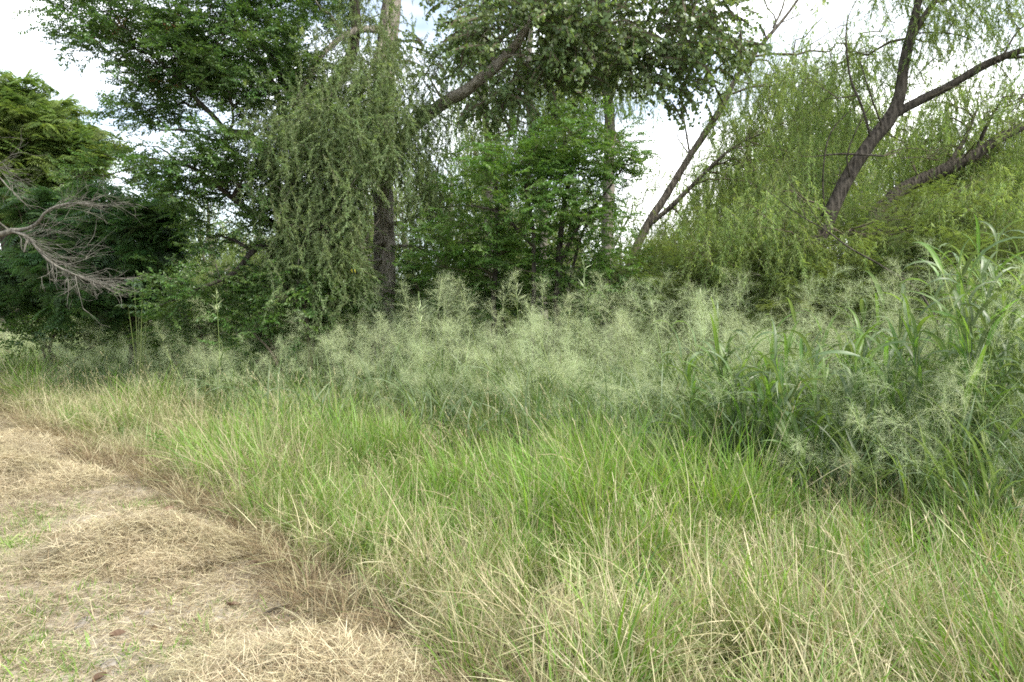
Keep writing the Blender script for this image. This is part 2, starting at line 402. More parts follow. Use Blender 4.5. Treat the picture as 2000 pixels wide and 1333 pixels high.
def spray_frond(r, mats, fronds=5, length=.45, pairs=11, pl=.13, pw=.028):
    """feathery fronds spreading from one shoot along +X"""
    mb = Mesh()
    for q in range(fronds):
        az = r.uniform(-1.1, 1.1); el = r.uniform(-.05, .6); ln = length * r.uniform(.7, 1.15)
        t = np.linspace(0, 1, pairs + 1)[1:]
        d0 = np.array((math.cos(az) * math.cos(el), math.sin(az) * math.cos(el), math.sin(el)))
        p = d0 * ln * t[:, None] + np.array((0, 0, -1)) * (.45 * ln * t[:, None] ** 2)
        tg = nrm(d0 + np.array((0, 0, -1)) * (.9 * t[:, None])); s = nrm(np.cross(tg, (0, 0, 1)))
        mb.add([(0, -.003, 0), (0, .003, 0), p[-1]], [[0, 1, 2]], 1)
        for sg in (-1, 1):
            dd = tg * .45 + s * sg + np.array((0, 0, -.25)) + r.normal(0, .08, (pairs, 3))
            sh = pl * np.sin(np.clip(.25 + .85 * t, 0, 1) * np.pi) ** .6 + .02
            leaves(mb, p, dd, np.array((0, 0, 1)) + r.normal(0, .15, (pairs, 3)), sh, np.full(pairs, pw), 0, fold=.1, wide=.5)
    return mb.mesh('frond_spray', mats)

def spray_feather(r, mats, length=.55, twigs=4, per=8, pairs=8):
    """thin dark twigs bearing small pinnate leaves"""
    mb = Mesh()
    for q in range(twigs):
        d = nrm(np.array((1, r.uniform(-.8, .8), r.uniform(-.35, .35)))); st = np.array((r.uniform(0, .35) * length * (q > 0), 0, 0)); ln = length * r.uniform(.45, 1.0)
        s = nrm(np.cross(d, (0, 0, 1))); mb.add([st - s * .0035, st + s * .0035, st + d * ln], [[0, 1, 2]], 1)
        for k in range(per):
            b = st + d * ln * ((k + r.uniform(.3, 1)) / per); sg = 1 if k % 2 else -1
            fd = nrm(s * sg * r.uniform(.6, 1.1) + d * r.uniform(.3, .9) + np.array((0, 0, r.uniform(-.35, .2)))); fl = r.uniform(.08, .15)
            t = np.linspace(.12, 1, pairs); p = b + fd * fl * t[:, None] + np.array((0, 0, -.25 * fl)) * t[:, None] ** 2
            fs = nrm(np.cross(fd, np.array((0, 0, 1)) + r.normal(0, .25, 3)))
            for g in (-1, 1):
                leaves(mb, p, fs * g + fd * .45 + r.normal(0, .08, (pairs, 3)), np.array((0, 0, 1)) + r.normal(0, .2, (pairs, 3)), .028 * np.sin(np.clip(t, .15, .9) * np.pi) ** .5, np.full(pairs, .0085), 0)
    return mb.mesh('feather_spray', mats)

rs = np.random.default_rng(11)
source('broad_dark', [spray_broad(rs, .36, 48, .05, .029, [M['leaf_dark'], M['twig']], 3) for i in range(6)])
source('broad_mid', [spray_broad(rs, .34, 46, .05, .028, [M['leaf_mid'], M['twig']], 3) for i in range(6)])
source('understory', [spray_broad(rs, .38, 30, .075, .04, [M['leaf_dark'], M['twig']], 3, .5) for i in range(3)] +
       [spray_broad(rs, .38, 30, .07, .038, [M['leaf_mid'], M['twig']], 3, .5) for i in range(2)])
source('grey_hang', [spray_hang(rs, rs.uniform(.35, .75), 54, .072, .016, [M['leaf_grey'], M['twig']], rs.uniform(.2, .75), .65) for i in range(7)])
source('willow_hang', [spray_hang(rs, rs.uniform(.5, .95), 42, .095, .014, [M['leaf_willow'], M['twig']], .4, .5) for i in range(7)])
source('poplar', [spray_round(rs, .5, 26, .072, [M['leaf_cotton'], M['twig']]) for i in range(6)])
source('lime_frond', [spray_frond(rs, [M['leaf_lime'], M['twig']], 6, .5, 11, .15, .034) for i in range(4)])
source('dark_frond', [spray_frond(rs, [M['leaf_fern'], M['twig']], 5, .55, 12, .15, .03) for i in range(4)])
source('feather', [spray_feather(rs, [M['leaf_mesq'], M['twig']]) for i in range(5)])
source('far_spray', [spray_broad(rs, .9, 40, .16, .07, [M['leaf_willow'], M['twig']], 3, .6) for i in range(3)] + [spray_broad(rs, .9, 40, .16, .08, [M['leaf_mid'], M['twig']], 3, .6)])
source('russet', [spray_broad(rs, .3, 18, .05, .03, [M['leaf_russet'], M['twig']], 2) for i in range(2)])

# ------------------------------------------------------------------ trees
class Tree:
    def __init__(self, name, label, cat, base, bark, group=None):
        self.base = np.array((base[0], base[1], float(hz(base[0], base[1])) - .05)); self.bark = bark
        self.o = empty(name, self.base, label, cat, group)
        self.nodes = np.zeros((0, 3)); self.rad = np.zeros(0); self.fine = np.zeros((0, 3)); self.fdir = np.zeros((0, 3))
    def limb(self, pts, part='limb', sides=10, rough=.035, label=None, n=None, wob=.0):
        """pts rows: px, py, distance, radius"""
        w = np.array([np.append(at(a, b, c), r) for a, b, c, r in pts])
        return self.limb_world(w, part, sides, rough, label, n, wob)
    def limb_world(self, w, part='limb', sides=10, rough=.035, label=None, n=None, wob=0.0):
        ln = np.linalg.norm(np.diff(w[:, :3], axis=0), axis=1).sum()
        q = smooth_line(w, n or max(6, int(ln / .16)))
        if wob: q[1:-1, :3] += np.cumsum(RNG.normal(0, wob, (len(q) - 2, 3)), 0) * np.sin(np.linspace(0, np.pi, len(q) - 2))[:, None]
        mb = Mesh(); tube(mb, q[:, :3] - self.base, q[:, 3], sides, 0, rough)
        o = link(part, mb.mesh(part, [self.bark], True), self.o, label)
        self.nodes = np.vstack([self.nodes, q[:, :3]]); self.rad = np.append(self.rad, q[:, 3])
        return o
    def grow(self, blobs, counts=(14, 60, 220), radii=(.035, .016, .007), sag=.15, lo=.25, up_first=.3):
        """branches reach from the limbs into the crown's volume; blobs rows: centre, radii, weight"""
        mb = Mesh()
        wts = np.array([b[2] * np.prod(b[1]) ** .7 for b in blobs]); wts = wts / wts.sum()
        for lev, (cnt, r0) in enumerate(zip(counts, radii)):
            bi = RNG.choice(len(blobs), cnt, p=wts)
            u = nrm(RNG.normal(0, 1, (cnt, 3))) * (RNG.uniform(lo if lev == 0 else .1, 1, (cnt, 1)) ** (1 / 2.2))
            tg = np.array([blobs[i][0] for i in bi]) + u * np.array([blobs[i][1] for i in bi])
            tg[:, 2] = np.maximum(tg[:, 2], .35)
            dist = np.array([np.min(((self.nodes - t) ** 2).sum(1)) for t in tg])
            newp, newr = [], []
            for chunk in np.array_split(np.argsort(dist), 4):
                for ti in chunk:
                    t = tg[ti]; dv = t - self.nodes; dd = (dv ** 2).sum(1)
                    cost = dd * (1 + .8 * (dv[:, 2] < -.1)) + (self.rad < r0 * .8) * 100
                    j = int(np.argmin(cost)); s = self.nodes[j]; ln = math.sqrt(dd[j])
                    if ln < .08: continue
                    k = max(3, min(14, int(ln / .22) + 2)); q = np.linspace(0, 1, k)[:, None]
                    bow = np.array((0, 0, sag * ln * RNG.uniform(-.3, 1.3))) + RNG.normal(0, .07 * ln, 3)
                    p = s + (t - s) * q + bow * (q * (1 - q) * 3)
                    p[1:-1] += RNG.normal(0, .02 * ln, (k - 2, 3))
                    rr = min(self.rad[j] * .75, r0 * (.6 + .35 * math.sqrt(ln)))
                    rad = np.linspace(rr, rr * .35, k)
                    tube(mb, p - self.base, rad, 5 if lev < 2 else 3, 0, 0, False)
                    newp.append(p[1:]); newr.append(rad[1:])
                    if lev > 0 or len(counts) == 1:
                        self.fine = np.vstack([self.fine, p[1:]]); self.fdir = np.vstack([self.fdir, nrm(np.gradient(p, axis=0))[1:]])
                if newp:
                    self.nodes = np.vstack([self.nodes] + newp); self.rad = np.concatenate([self.rad] + newr); newp, newr = [], []
        o = link('branches', mb.mesh('branches', [self.bark if radii[0] > .03 else M['twig']], True), self.o, kind='stuff')
        return o
    def crown(self, src, n, mode='out', jit=.12, scl=(.8, 1.25), part='crown', sel=None, label=None, level=.4, tilt=.2, clear=()):
        fine, fd = (self.fine, self.fdir) if sel is None else (self.fine[sel], self.fdir[sel])
        i = RNG.integers(0, len(fine), n); p = fine[i] + RNG.normal(0, jit, (n, 3)); d = fd[i] + RNG.normal(0, .55, (n, 3))
        p[:, 2] = np.maximum(p[:, 2], .25)
        for x0, x1, y0, y1, dmax in clear:          # no foliage before this stretch of the trunk
            X = p[:, 0] / p[:, 1] * F + 1000; Y = 620 - (p[:, 2] - CAM_Z) / p[:, 1] * F
            k = ~((X > x0) & (X < x1) & (Y > y0) & (Y < y1) & (p[:, 1] < dmax)); p, d = p[k], d[k]; n = len(p)
        if mode == 'hang':
            rot = np.stack([RNG.normal(0, tilt, n), RNG.normal(0, tilt, n), RNG.uniform(0, 6.28, n)], -1)
        else:
            d[:, 2] *= level; d = nrm(d)
            rot = np.stack([RNG.normal(0, .35, n), -np.arcsin(d[:, 2]) + RNG.normal(0, .15, n), np.arctan2(d[:, 1], d[:, 0])], -1)
        return scatter(part, src, p - self.base, rot, RNG.uniform(*scl, n), self.o, label=label)

def blob(px, py, rx, ry, d, rd, w=1.0):
    return (at(px, py, d), np.array((rx / F * d, rd, ry / F * d)), w)

# ================================================================== the setting
def sheet(name, xs, ys, zf, mat, keep=None):
    X, Y = np.meshgrid(xs, ys); Z = zf(X, Y); nx = len(xs)
    i = (np.arange(len(ys) - 1) * nx)[:, None] + np.arange(nx - 1)[None]
    f = np.stack([i, i + 1, i + nx + 1, i + nx], -1).reshape(-1, 4)
    V = np.stack([X, Y, Z], -1).reshape(-1, 3)
    if keep is not None:
        c = V[f].mean(1); f = f[keep(c[:, 0], c[:, 1])]
    mb = Mesh(); mb.add(V, f)
    return link(name, mb.mesh(name, [mat], True), None, None, 'structure')

far = np.array([-900, -400, -200, -100, -60])
xs = np.concatenate([far, np.arange(-40, 14, .2), -far[::-1]]); ys = np.concatenate([[-900, -300, -100, -40], np.arange(-12, 40, .2), [60, 100, 200, 400, 900]])
smst = lambda a: np.clip(a, 0, 1) ** 2 * (3 - 2 * np.clip(a, 0, 1))
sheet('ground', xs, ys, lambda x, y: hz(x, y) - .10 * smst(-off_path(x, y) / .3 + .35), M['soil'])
pw = lambda x, y: hz(x, y) - .035 + .012 * np.sin(5 * x + 2 * y) * np.sin(4 * y - x)
sheet('path', np.arange(-26, 6, .12), np.arange(-8, 32, .12), pw, M['path'], lambda x, y: (off_path(x, y) < .18) & (off_path(x, y) > -9))

# ================================================================== trees in front
# the big grey trunk in the middle with its drooping foliage
T = Tree('weeping_poplar_tree', 'large grey-trunked tree in the middle with drooping grey-green foliage and one heavy limb reaching right', 'tree', at(752, 700, 14.5), M['bark_grey'])
T.limb([(748, 790, 14.5, .33), (750, 690, 14.5, .28), (752, 600, 14.5, .25), (757, 500, 14.5, .215), (755, 400, 14.5, .205), (750, 300, 14.5, .20), (756, 200, 14.5, .19), (766, 60, 14.6, .20), (778, -60, 14.7, .16), (800, -300, 14.9, .08)], 'trunk', 16, .03, wob=.006)
T.limb([(752, 330, 14.5, .13), (800, 255, 14.3, .125), (868, 200, 14.0, .115), (905, 180, 13.8, .11), (938, 155, 13.7, .105), (968, 130, 13.6, .10), (1008, 88, 13.5, .085), (1040, 40, 13.4, .07), (1120, -10, 13.3, .05), (1230, -40, 13.2, .025)], 'limb', 12, .04)
T.limb([(968, 130, 13.6, .06), (962, 100, 13.7, .05), (985, 70, 13.8, .05), (1030, 48, 13.9, .04), (1110, 52, 13.8, .03), (1230, 40, 13.6, .02)], 'limb', 8)
T.limb([(766, 60, 14.6, .11), (740, 100, 14.2, .06), (700, 190, 13.7, .035), (640, 250, 13.3, .02)], 'limb', 8)
T.limb([(760, 60, 14.6, .09), (690, 62, 13.9, .06), (620, 120, 13.3, .04), (560, 240, 12.9, .025), (520, 330, 12.8, .012)], 'limb', 8)
T.limb([(757, 440, 14.4, .05), (800, 430, 14.2, .035), (835, 412, 14.1, .025), (900, 402, 14, .018), (990, 412, 13.9, .008)], 'limb', 6)
T.limb([(757, 480, 14.5, .04), (805, 482, 14.3, .025), (855, 497, 14.1, .012)], 'limb', 6)
nT = len(T.nodes)
T.grow([blob(690, 330, 130, 190, 13.2, 1.3, 1.2), blob(640, 430, 105, 170, 13.0, 1.0, .9), blob(720, 170, 150, 150, 13.4, 1.5), blob(820, 330, 60, 170, 13.5, .8, .5),
        blob(755, 235, 55, 110, 13.3, .4, .7), blob(570, 310, 95, 130, 12.8, .9, 1.0), blob(600, 500, 70, 90, 12.8, .8, .5), blob(860, 420, 60, 110, 13.6, .7, .35), blob(680, 500, 60, 70, 13.0, .5, .4), blob(760, -120, 260, 120, 13.8, 1.8, .22)], (16, 90, 260))
T.crown('grey_hang', 6300, 'hang', .28, (.55, 1.1), tilt=.5, clear=((862, 912, 160, 215, 15), (900, 948, 138, 192, 15), (935, 988, 108, 168, 15), (975, 1044, 45, 125, 15), (715, 800, 330, 640, 15), (800, 900, 500, 660, 15)))
f0 = len(T.fine)
T.grow([blob(1130, 55, 210, 95, 13.2, 1.4, 1.2), blob(1360, 90, 95, 95, 12.9, 1.0, .7), blob(1270, -90, 330, 110, 13.2, 1.5, .3), blob(960, 90, 190, 110, 13.6, 1.2, .7), blob(1020, 190, 120, 60, 13.6, .8, .25)], (12, 70, 240))
T.crown('poplar', 1750, 'out', .15, (.75, 1.2), clear=((862, 912, 160, 215, 14.2), (900, 948, 138, 192, 14.2), (935, 988, 108, 168, 14.2), (975, 1044, 45, 125, 14.2)), sel=slice(f0, None))
yl = Mesh(); leaves(yl, [(0, 0, 0)], [(0, 0, -1)], [(0, 1, 0)], .09, .06)
ym = yl.mesh('yellow_leaf', [M['leaf_yellow']])
for px in (687, 693):
    o = link('yellow_leaf', ym, T.o, 'yellow leaf'); o.location = at(px, 524, 12.6) - T.base; o.rotation_euler = (0, .1, px)

# the dark round-leaved tree on the left
T = Tree('dark_broadleaf_tree', 'big dark green broadleaf tree spreading out over the left side toward the open sky', 'tree', at(525, 700, 13.6), M['bark_dark'])
T.limb([(515, 800, 13.6, .2), (522, 640, 13.6, .16), (545, 520, 13.6, .14), (558, 430, 13.6, .13), (575, 310, 13.7, .12), (640, 170, 13.9, .11), (690, 70, 14.0, .105), (686, -70, 14.1, .09), (690, -260, 14.2, .04)], 'trunk', 12, .04, wob=.008)
T.limb([(556, 440, 13.6, .10), (530, 330, 13.3, .085), (505, 282, 13.0, .075), (478, 262, 12.9, .07), (445, 258, 12.8, .055), (415, 225, 12.8, .045), (370, 180, 12.8, .038), (320, 125, 12.8, .025), (250, 70, 12.8, .012)], 'limb', 8)
T.limb([(545, 520, 13.6, .09), (520, 480, 13.2, .06), (490, 495, 13.0, .05), (455, 535, 12.7, .042), (400, 560, 12.5, .03), (310, 598, 12.4, .012)], 'limb', 8)
T.limb([(575, 310, 13.7, .08), (545, 190, 13.5, .06), (480, 80, 13.3, .04), (420, -30, 13.2, .02)], 'limb', 8)
T.limb([(478, 262, 12.9, .045), (420, 275, 12.8, .03), (370, 255, 12.7, .024), (310, 255, 12.7, .012)], 'limb', 6)
T.limb([(556, 450, 13.6, .07), (470, 400, 13.0, .05), (380, 330, 12.6, .035), (300, 320, 12.4, .02), (200, 345, 12.4, .01)], 'limb', 8)
T.limb([(600, 250, 13.8, .07), (520, 100, 13.0, .045), (400, 30, 12.6, .03), (240, 20, 12.5, .015), (140, 30, 12.5, .008)], 'limb', 8)
T.limb([(448, 258, 12.8, .03), (455, 220, 12.9, .022), (425, 90, 13, .012)], 'limb', 6)
T.limb([(520, 690, 13.6, .10), (505, 640, 13.3, .07), (540, 570, 13.2, .05), (600, 530, 13.1, .03), (640, 500, 13, .015)], 'limb', 8)
T.grow([blob(190, 45, 95, 55, 12.6, .9, .8), blob(320, 110, 140, 105, 12.8, 1.4, 1.2), blob(480, 90, 150, 140, 13.2, 1.6, 1.2), blob(270, 190, 80, 55, 12.7, .8, .6),
        blob(455, 300, 100, 60, 12.7, .9, .7), blob(240, 235, 70, 45, 12.6, .7, .35), blob(390, 330, 140, 70, 12.8, 1.2, .9), blob(290, 330, 110, 45, 12.5, .8, .7), blob(215, 345, 75, 40, 12.4, .6, .5), blob(470, 410, 150, 80, 13.2, 1.2, 1.0),
        blob(410, 545, 110, 45, 12.6, .7, .8), blob(325, 590, 85, 30, 12.4, .5, .5), blob(570, 230, 90, 140, 13.8, 1.3, .8), blob(570, 560, 90, 80, 13.6, .9, .9),
        blob(350, -110, 280, 110, 13, 1.8, .4), blob(590, -60, 150, 120, 13.8, 1.5, .3), blob(620, 430, 70, 90, 14.2, .8, .6)], (30, 150, 480), sag=.1)
T.crown('broad_dark', 5200, 'out', .13, (.8, 1.3))
T.crown('russet', 70, 'out', .12, (.8, 1.2), part='russet_leaves', label='russet dried leaves', sel=np.where((np.abs(T.fine[:, 0] - at(290, 40, 12.7)[0]) < .6) & (T.fine[:, 2] > 5.6))[0])

# small fresh green tree right of the trunk, several thin stems
T = Tree('multi_stem_tree', 'small fresh green tree with several thin dark stems behind the pale seed heads', 'tree', at(1040, 700, 12.2), M['bark_dark'])
T.limb([(1088, 800, 12.2, .08), (1088, 640, 12.2, .065), (1091, 520, 12.2, .055), (1100, 400, 12.2, .045), (1135, 280, 12.1, .02)], 'trunk', 8, .04, wob=.01)
T.limb([(966, 800, 12.4, .05), (966, 640, 12.4, .045), (967, 520, 12.4, .04), (974, 400, 12.3, .03), (958, 290, 12.2, .015)], 'trunk', 8, .04, wob=.012)
T.limb([(1036, 800, 12.0, .05), (1035, 640, 12.0, .04), (1040, 480, 12.0, .035), (1022, 340, 12.0, .018)], 'trunk', 8, .04, wob=.012)
T.limb([(1091, 520, 12.2, .045), (1125, 450, 12.0, .03), (1180, 380, 11.8, .02), (1230, 310, 11.7, .01)], 'limb', 6)
T.limb([(1040, 480, 12.0, .03), (980, 420, 11.8, .02), (920, 400, 11.7, .01)], 'limb', 6)
T.limb([(1102, 600, 12.2, .03), (1130, 480, 12.3, .025), (1160, 400, 12.3, .015)], 'limb', 6)
T.grow([blob(1000, 320, 105, 60, 12, .9), blob(1130, 290, 110, 70, 12, .9, 1.1), blob(1215, 320, 60, 60, 11.8, .6, .7), blob(1070, 410, 160, 70, 12, 1, 1.1), blob(900, 470, 100, 80, 12.4, .9, .8),
        blob(1185, 415, 55, 35, 12, .5, .5), blob(1000, 510, 110, 50, 12.3, .8, .6), blob(1150, 490, 80, 50, 12.3, .7, .6), blob(890, 330, 60, 50, 12.5, .6, .25)], (24, 100, 320), (.026, .012, .006))
T.crown('broad_mid', 1600, 'out', .12, (.75, 1.2))

# willows on the right
T = Tree('leaning_willow_tree', 'dark leaning willow trunk forking into an upright stem and a heavy arm toward the right', 'tree', at(1540, 620, 11.6), M['bark_dark'])
T.limb([(1515, 800, 11.6, 0.152), (1548, 640, 11.6, 0.134), (1582, 510, 11.6, 0.121), (1622, 415, 11.6, 0.114), (1660, 340, 11.6, 0.108), (1700, 280, 11.6, 0.105), (1738, 232, 11.6, 0.105), (1757, 190, 11.6, 0.089), (1764, 140, 11.6, 0.083), (1776, 80, 11.6, 0.077), (1790, 20, 11.6, 0.057), (1820, -120, 11.7, 0.039), (1830, -300, 11.8, 0.019)], 'trunk', 14, .03)
T.limb([(1745, 225, 11.6, 0.077), (1772, 210, 11.55, 0.070), (1805, 193, 11.5, 0.067), (1860, 165, 11.4, 0.063), (1915, 132, 11.3, 0.061), (1968, 108, 11.2, 0.054), (2060, 75, 11.1, 0.044), (2200, 0, 11, 0.026)], 'limb', 12, .04)
T.limb([(1776, 80, 11.6, 0.054), (1795, 48, 11.6, 0.051), (1815, 18, 11.6, 0.048), (1850, -40, 11.6, 0.039), (1900, -200, 11.6, 0.019)], 'limb', 10)
T.limb([(1940, 118, 11.2, 0.032), (1975, 112, 11.2, 0.029), (2060, 112, 11.1, 0.019)], 'limb', 8)
T.limb([(1960, 108, 11.2, 0.019), (1985, 65, 11.2, 0.014), (2020, 35, 11.2, 0.007)], 'limb', 6)
T.limb([(1701, 270, 11.55, 0.022), (1684, 210, 11.5, 0.019), (1660, 150, 11.5, 0.016), (1652, 60, 11.5, 0.011), (1665, 15, 11.5, 0.007), (1690, -20, 11.5, 0.004)], 'bare_stem', 6)
T.limb([(1722, 245, 11.5, 0.016), (1700, 185, 11.4, 0.012), (1680, 120, 11.4, 0.007)], 'bare_stem', 6)
T.limb([(1725, 305, 11.5, 0.012), (1690, 303, 11.4, 0.018), (1640, 301, 11.4, 0.016), (1592, 306, 11.4, 0.007)], 'bare_stem', 6)
T.limb([(1660, 345, 11.5, 0.016), (1655, 300, 11.3, 0.012), (1685, 230, 11.2, 0.009), (1720, 185, 11.1, 0.004)], 'bare_stem', 6)
T.limb([(1610, 430, 11.5, 0.016), (1608, 330, 11.3, 0.012), (1625, 255, 11.2, 0.010), (1680, 200, 11.1, 0.004)], 'bare_stem', 6)
T.limb([(1790, 65, 11.6, 0.012), (1850, 65, 11.4, 0.011), (1900, 80, 11.3, 0.007), (1912, 122, 11.2, 0.004)], 'bare_stem', 6)
T.grow([blob(1620, 180, 110, 90, 12.6, 1, .5), blob(1690, 90, 110, 60, 12.8, .9, .3), blob(1880, 50, 140, 60, 11.6, 1, .5), blob(1960, 190, 90, 60, 11.2, .8, .6), blob(1850, 270, 130, 70, 12.2, .9, .8), blob(1950, -100, 250, 90, 11.6, 1.5, .6), blob(1560, 350, 100, 70, 12.4, .9, .7), blob(1500, 440, 100, 80, 11.4, .9, .9), blob(1400, 480, 80, 60, 11.8, .8, .8), blob(1660, 450, 110, 70, 11.0, .8, .9), blob(1790, 430, 100, 70, 10.8, .8, .9), blob(1910, 410, 100, 70, 10.6, .8, .9)], (22, 120, 340), (.022, .011, .006))
T.crown('willow_hang', 3000, 'hang', .24, (.5, 1.1), tilt=.4, clear=((1590, 1780, 120, 450, 11.9), (1770, 1960, 110, 215, 11.6), (1735, 1800, 265, 400, 13.5), (1790, 1870, 230, 368, 13.5), (1860, 1930, 200, 338, 13.5), (1920, 2010, 150, 305, 13.5)))

T = Tree('slanting_willow_tree', 'grey slender willow trunk slanting up to the right beside the sky gap', 'tree', at(1220, 640, 17), M['bark_mid'])
T.limb([(1190, 750, 17, 0.127), (1225, 540, 17, 0.105), (1262, 445, 17, 0.095), (1300, 385, 17, 0.087), (1345, 310, 17, 0.079), (1400, 225, 17, 0.074), (1440, 150, 17, 0.063), (1490, 85, 17, 0.048), (1540, 25, 17, 0.031), (1600, -60, 17, 0.016)], 'trunk', 12, .035)
T.limb([(1262, 445, 17, 0.063), (1310, 405, 16.8, 0.058), (1370, 345, 16.6, 0.048), (1430, 290, 16.4, 0.031), (1500, 255, 16.3, 0.016)], 'limb', 8)
T.limb([(1510, 55, 17, 0.026), (1530, 10, 17, 0.021), (1540, -60, 17, 0.010)], 'limb', 6)
T.limb([(1515, 50, 17, 0.016), (1560, 30, 17, 0.010), (1620, 5, 17, 0.004)], 'limb', 6)
T.limb([(1348, 305, 17, 0.026), (1337, 240, 17, 0.021), (1328, 180, 17, 0.013), (1335, 130, 17, 0.005)], 'bare_stem', 6)
T.limb([(1345, 300, 17, 0.016), (1322, 265, 17, 0.012), (1335, 240, 17, 0.006)], 'bare_stem', 6)
T.limb([(1445, 140, 17, 0.026), (1448, 70, 17, 0.019), (1430, -20, 17, 0.008)], 'limb', 6)
T.grow([blob(1490, 240, 120, 120, 17, 1.6, 1), blob(1570, 140, 110, 80, 17, 1.4, .8), blob(1420, 350, 85, 90, 16.6, 1.2, .8), blob(1390, 440, 90, 60, 16, 1, .7), blob(1530, 370, 120, 90, 16.5, 1.4, .9), blob(1460, 130, 70, 90, 17, 1, .4), blob(1330, 470, 60, 60, 16.4, .9, .5), blob(1650, 230, 90, 120, 17, 1.4, .8), blob(1560, -60, 140, 60, 17, 1, .3)], (20, 110, 320), (.03, .015, .007))
T.crown('willow_hang', 2600, 'hang', .24, (.6, 1.15), tilt=.4)

T = Tree('low_arm_willow_tree', 'willow with a long low dark arm rising toward the right edge below the heavy arm', 'tree', at(1640, 640, 13.6), M['bark_dark'])
T.limb([(1600, 780, 13.6, .2), (1650, 560, 13.6, .16), (1700, 440, 13.6, .14), (1745, 385, 13.6, .13), (1790, 355, 13.6, .12), (1858, 326, 13.6, .115), (1905, 302, 13.6, .105), (1950, 272, 13.6, .09), (2010, 240, 13.6, .07), (2120, 170, 13.6, .03)], 'trunk', 12, .05)
T.limb([(1770, 420, 13.8, .09), (1840, 375, 13.9, .08), (1880, 345, 14, .06), (1950, 290, 14, .03)], 'limb', 8)
T.limb([(1905, 300, 13.6, .04), (1930, 240, 13.5, .03), (1960, 190, 13.4, .015)], 'limb', 6)
T.limb([(1845, 330, 13.6, .05), (1880, 280, 13.7, .04), (1910, 210, 13.7, .02)], 'limb', 6)
T.limb([(1640, 580, 13.6, .10), (1780, 470, 13.9, .08), (1900, 420, 14, .07), (2010, 395, 14, .05)], 'limb', 8)
T.grow([blob(1920, 200, 110, 80, 13.8, 1.1, .7), blob(1940, 370, 100, 70, 13.4, 1, .7), blob(1800, 430, 140, 60, 13.2, 1.1, .8), blob(1990, 300, 90, 90, 13.6, 1, .6), blob(1830, 300, 110, 70, 13.9, 1, .5), blob(1990, 450, 90, 60, 13, 1, .5)], (16, 80, 220), (.028, .013, .006))
T.crown('willow_hang', 2300, 'hang', .2, (.55, 1.05), tilt=.4, clear=((1735, 1800, 265, 400, 13.5), (1790, 1870, 230, 368, 13.5), (1860, 1930, 200, 338, 13.5), (1920, 2010, 150, 305, 13.5)))

# slender grey trunks standing behind the small fresh green tree
for lab, x, d, pts, bl, n in (
    ('tallest grey slender trunk in the gap right of the multi-stem tree, its thin fork bare', 1186, 17.5,
     [(1182, 750, .17), (1186, 560, .15), (1190, 400, .14), (1192, 250, .13), (1185, 120, .12), (1183, 0, .11), (1188, -200, .05)], [(1180, 60, 90, 120), (1120, 170, 90, 90), (1230, 170, 50, 60), (1190, -120, 150, 90)], 700),
    ('thin straight grey trunk seen between the big trunk and the multi-stem tree', 950, 18.5,
     [(960, 740, .12), (958, 560, .11), (960, 350, .10), (947, 180, .09), (950, 0, .08), (955, -150, .04)], [(940, 120, 100, 130), (900, 250, 70, 90), (1000, 250, 70, 60), (930, -90, 130, 80)], 800),
    ('slim willow trunk directly behind the crown of the multi-stem tree', 1062, 19.5,
     [(1070, 730, .14), (1060, 560, .13), (1064, 380, .12), (1050, 250, .10), (1040, 100, .08), (1050, -120, .04)], [(1060, 150, 90, 120), (1090, 260, 70, 60), (1000, 320, 60, 50)], 700)):
    T = Tree('slender_willow_tree', lab, 'tree', at(x, 700, d), M['bark_pale'], 'slender grey willows in the middle')
    T.limb([(a, b, d, r) for a, b, r in pts], 'trunk', 8, .04, wob=.01)
    if x == 1186: T.limb([(1192, 200, d, .06), (1208, 150, d, .05), (1226, 105, d, .03), (1235, 60, d, .01)], 'limb', 6)
    if x == 1062: T.limb([(1062, 330, d, .05), (1085, 230, d, .04), (1092, 170, d, .02)], 'limb', 6)
    T.grow([blob(a, b, c, e, d, 1.1) for a, b, c, e in bl], (10, 40, 110), (.03, .014, .007))
    T.crown('willow_hang', n, 'hang', .18, (.8, 1.3))

# lime green spreading tree at the far left and the dark feathery one before it
T = Tree('lime_canopy_tree', 'domed lime green tree with a flat spreading canopy at the far left against the sky', 'tree', at(20, 650, 24), M['bark_dark'])
T.limb([(10, 730, 24, .34), (20, 630, 24, .28), (25, 560, 24, .25), (15, 470, 24, .22), (0, 380, 24, .18), (-20, 300, 24, .1)], 'trunk', 12, .04)
T.limb([(15, 470, 24, .14), (60, 400, 24, .1), (110, 350, 24, .05), (150, 330, 24, .02)], 'limb', 8)
T.limb([(5, 430, 24, .14), (-90, 360, 24, .1), (-180, 320, 24, .04)], 'limb', 8)
T.grow([blob(15, 250, 90, 60, 24, 2.6, 1.3), blob(70, 265, 60, 45, 24, 2, .9), blob(140, 305, 40, 35, 24, 1.4, .6), blob(105, 285, 70, 45, 24, 1.8, 1.1), blob(-110, 235, 150, 60, 24, 2.5, 1), blob(60, 345, 90, 45, 24, 2, .8), blob(140, 325, 32, 32, 24, 1, .4), blob(30, 420, 90, 60, 24.5, 1.6, .6), blob(-90, 330, 120, 60, 24, 2, .6)], (20, 90, 240), (.06, .03, .012))
T.crown('lime_frond', 4000, 'out', .35, (.9, 1.6), level=.5)
T = Tree('dark_frond_tree', 'dark feathery tree with layered fronds behind the bare dead branches', 'tree', at(260, 650, 15.5), M['bark_dark'])
T.limb([(262, 760, 15.5, .12), (262, 640, 15.5, .1), (255, 540, 15.5, .08), (250, 450, 15.5, .04)], 'trunk', 8)
T.limb([(258, 560, 15.5, .06), (200, 500, 15.2, .04), (120, 470, 15, .02)], 'limb', 6)
T.limb([(256, 530, 15.5, .05), (290, 470, 15.2, .03), (320, 430, 15, .015)], 'limb', 6)
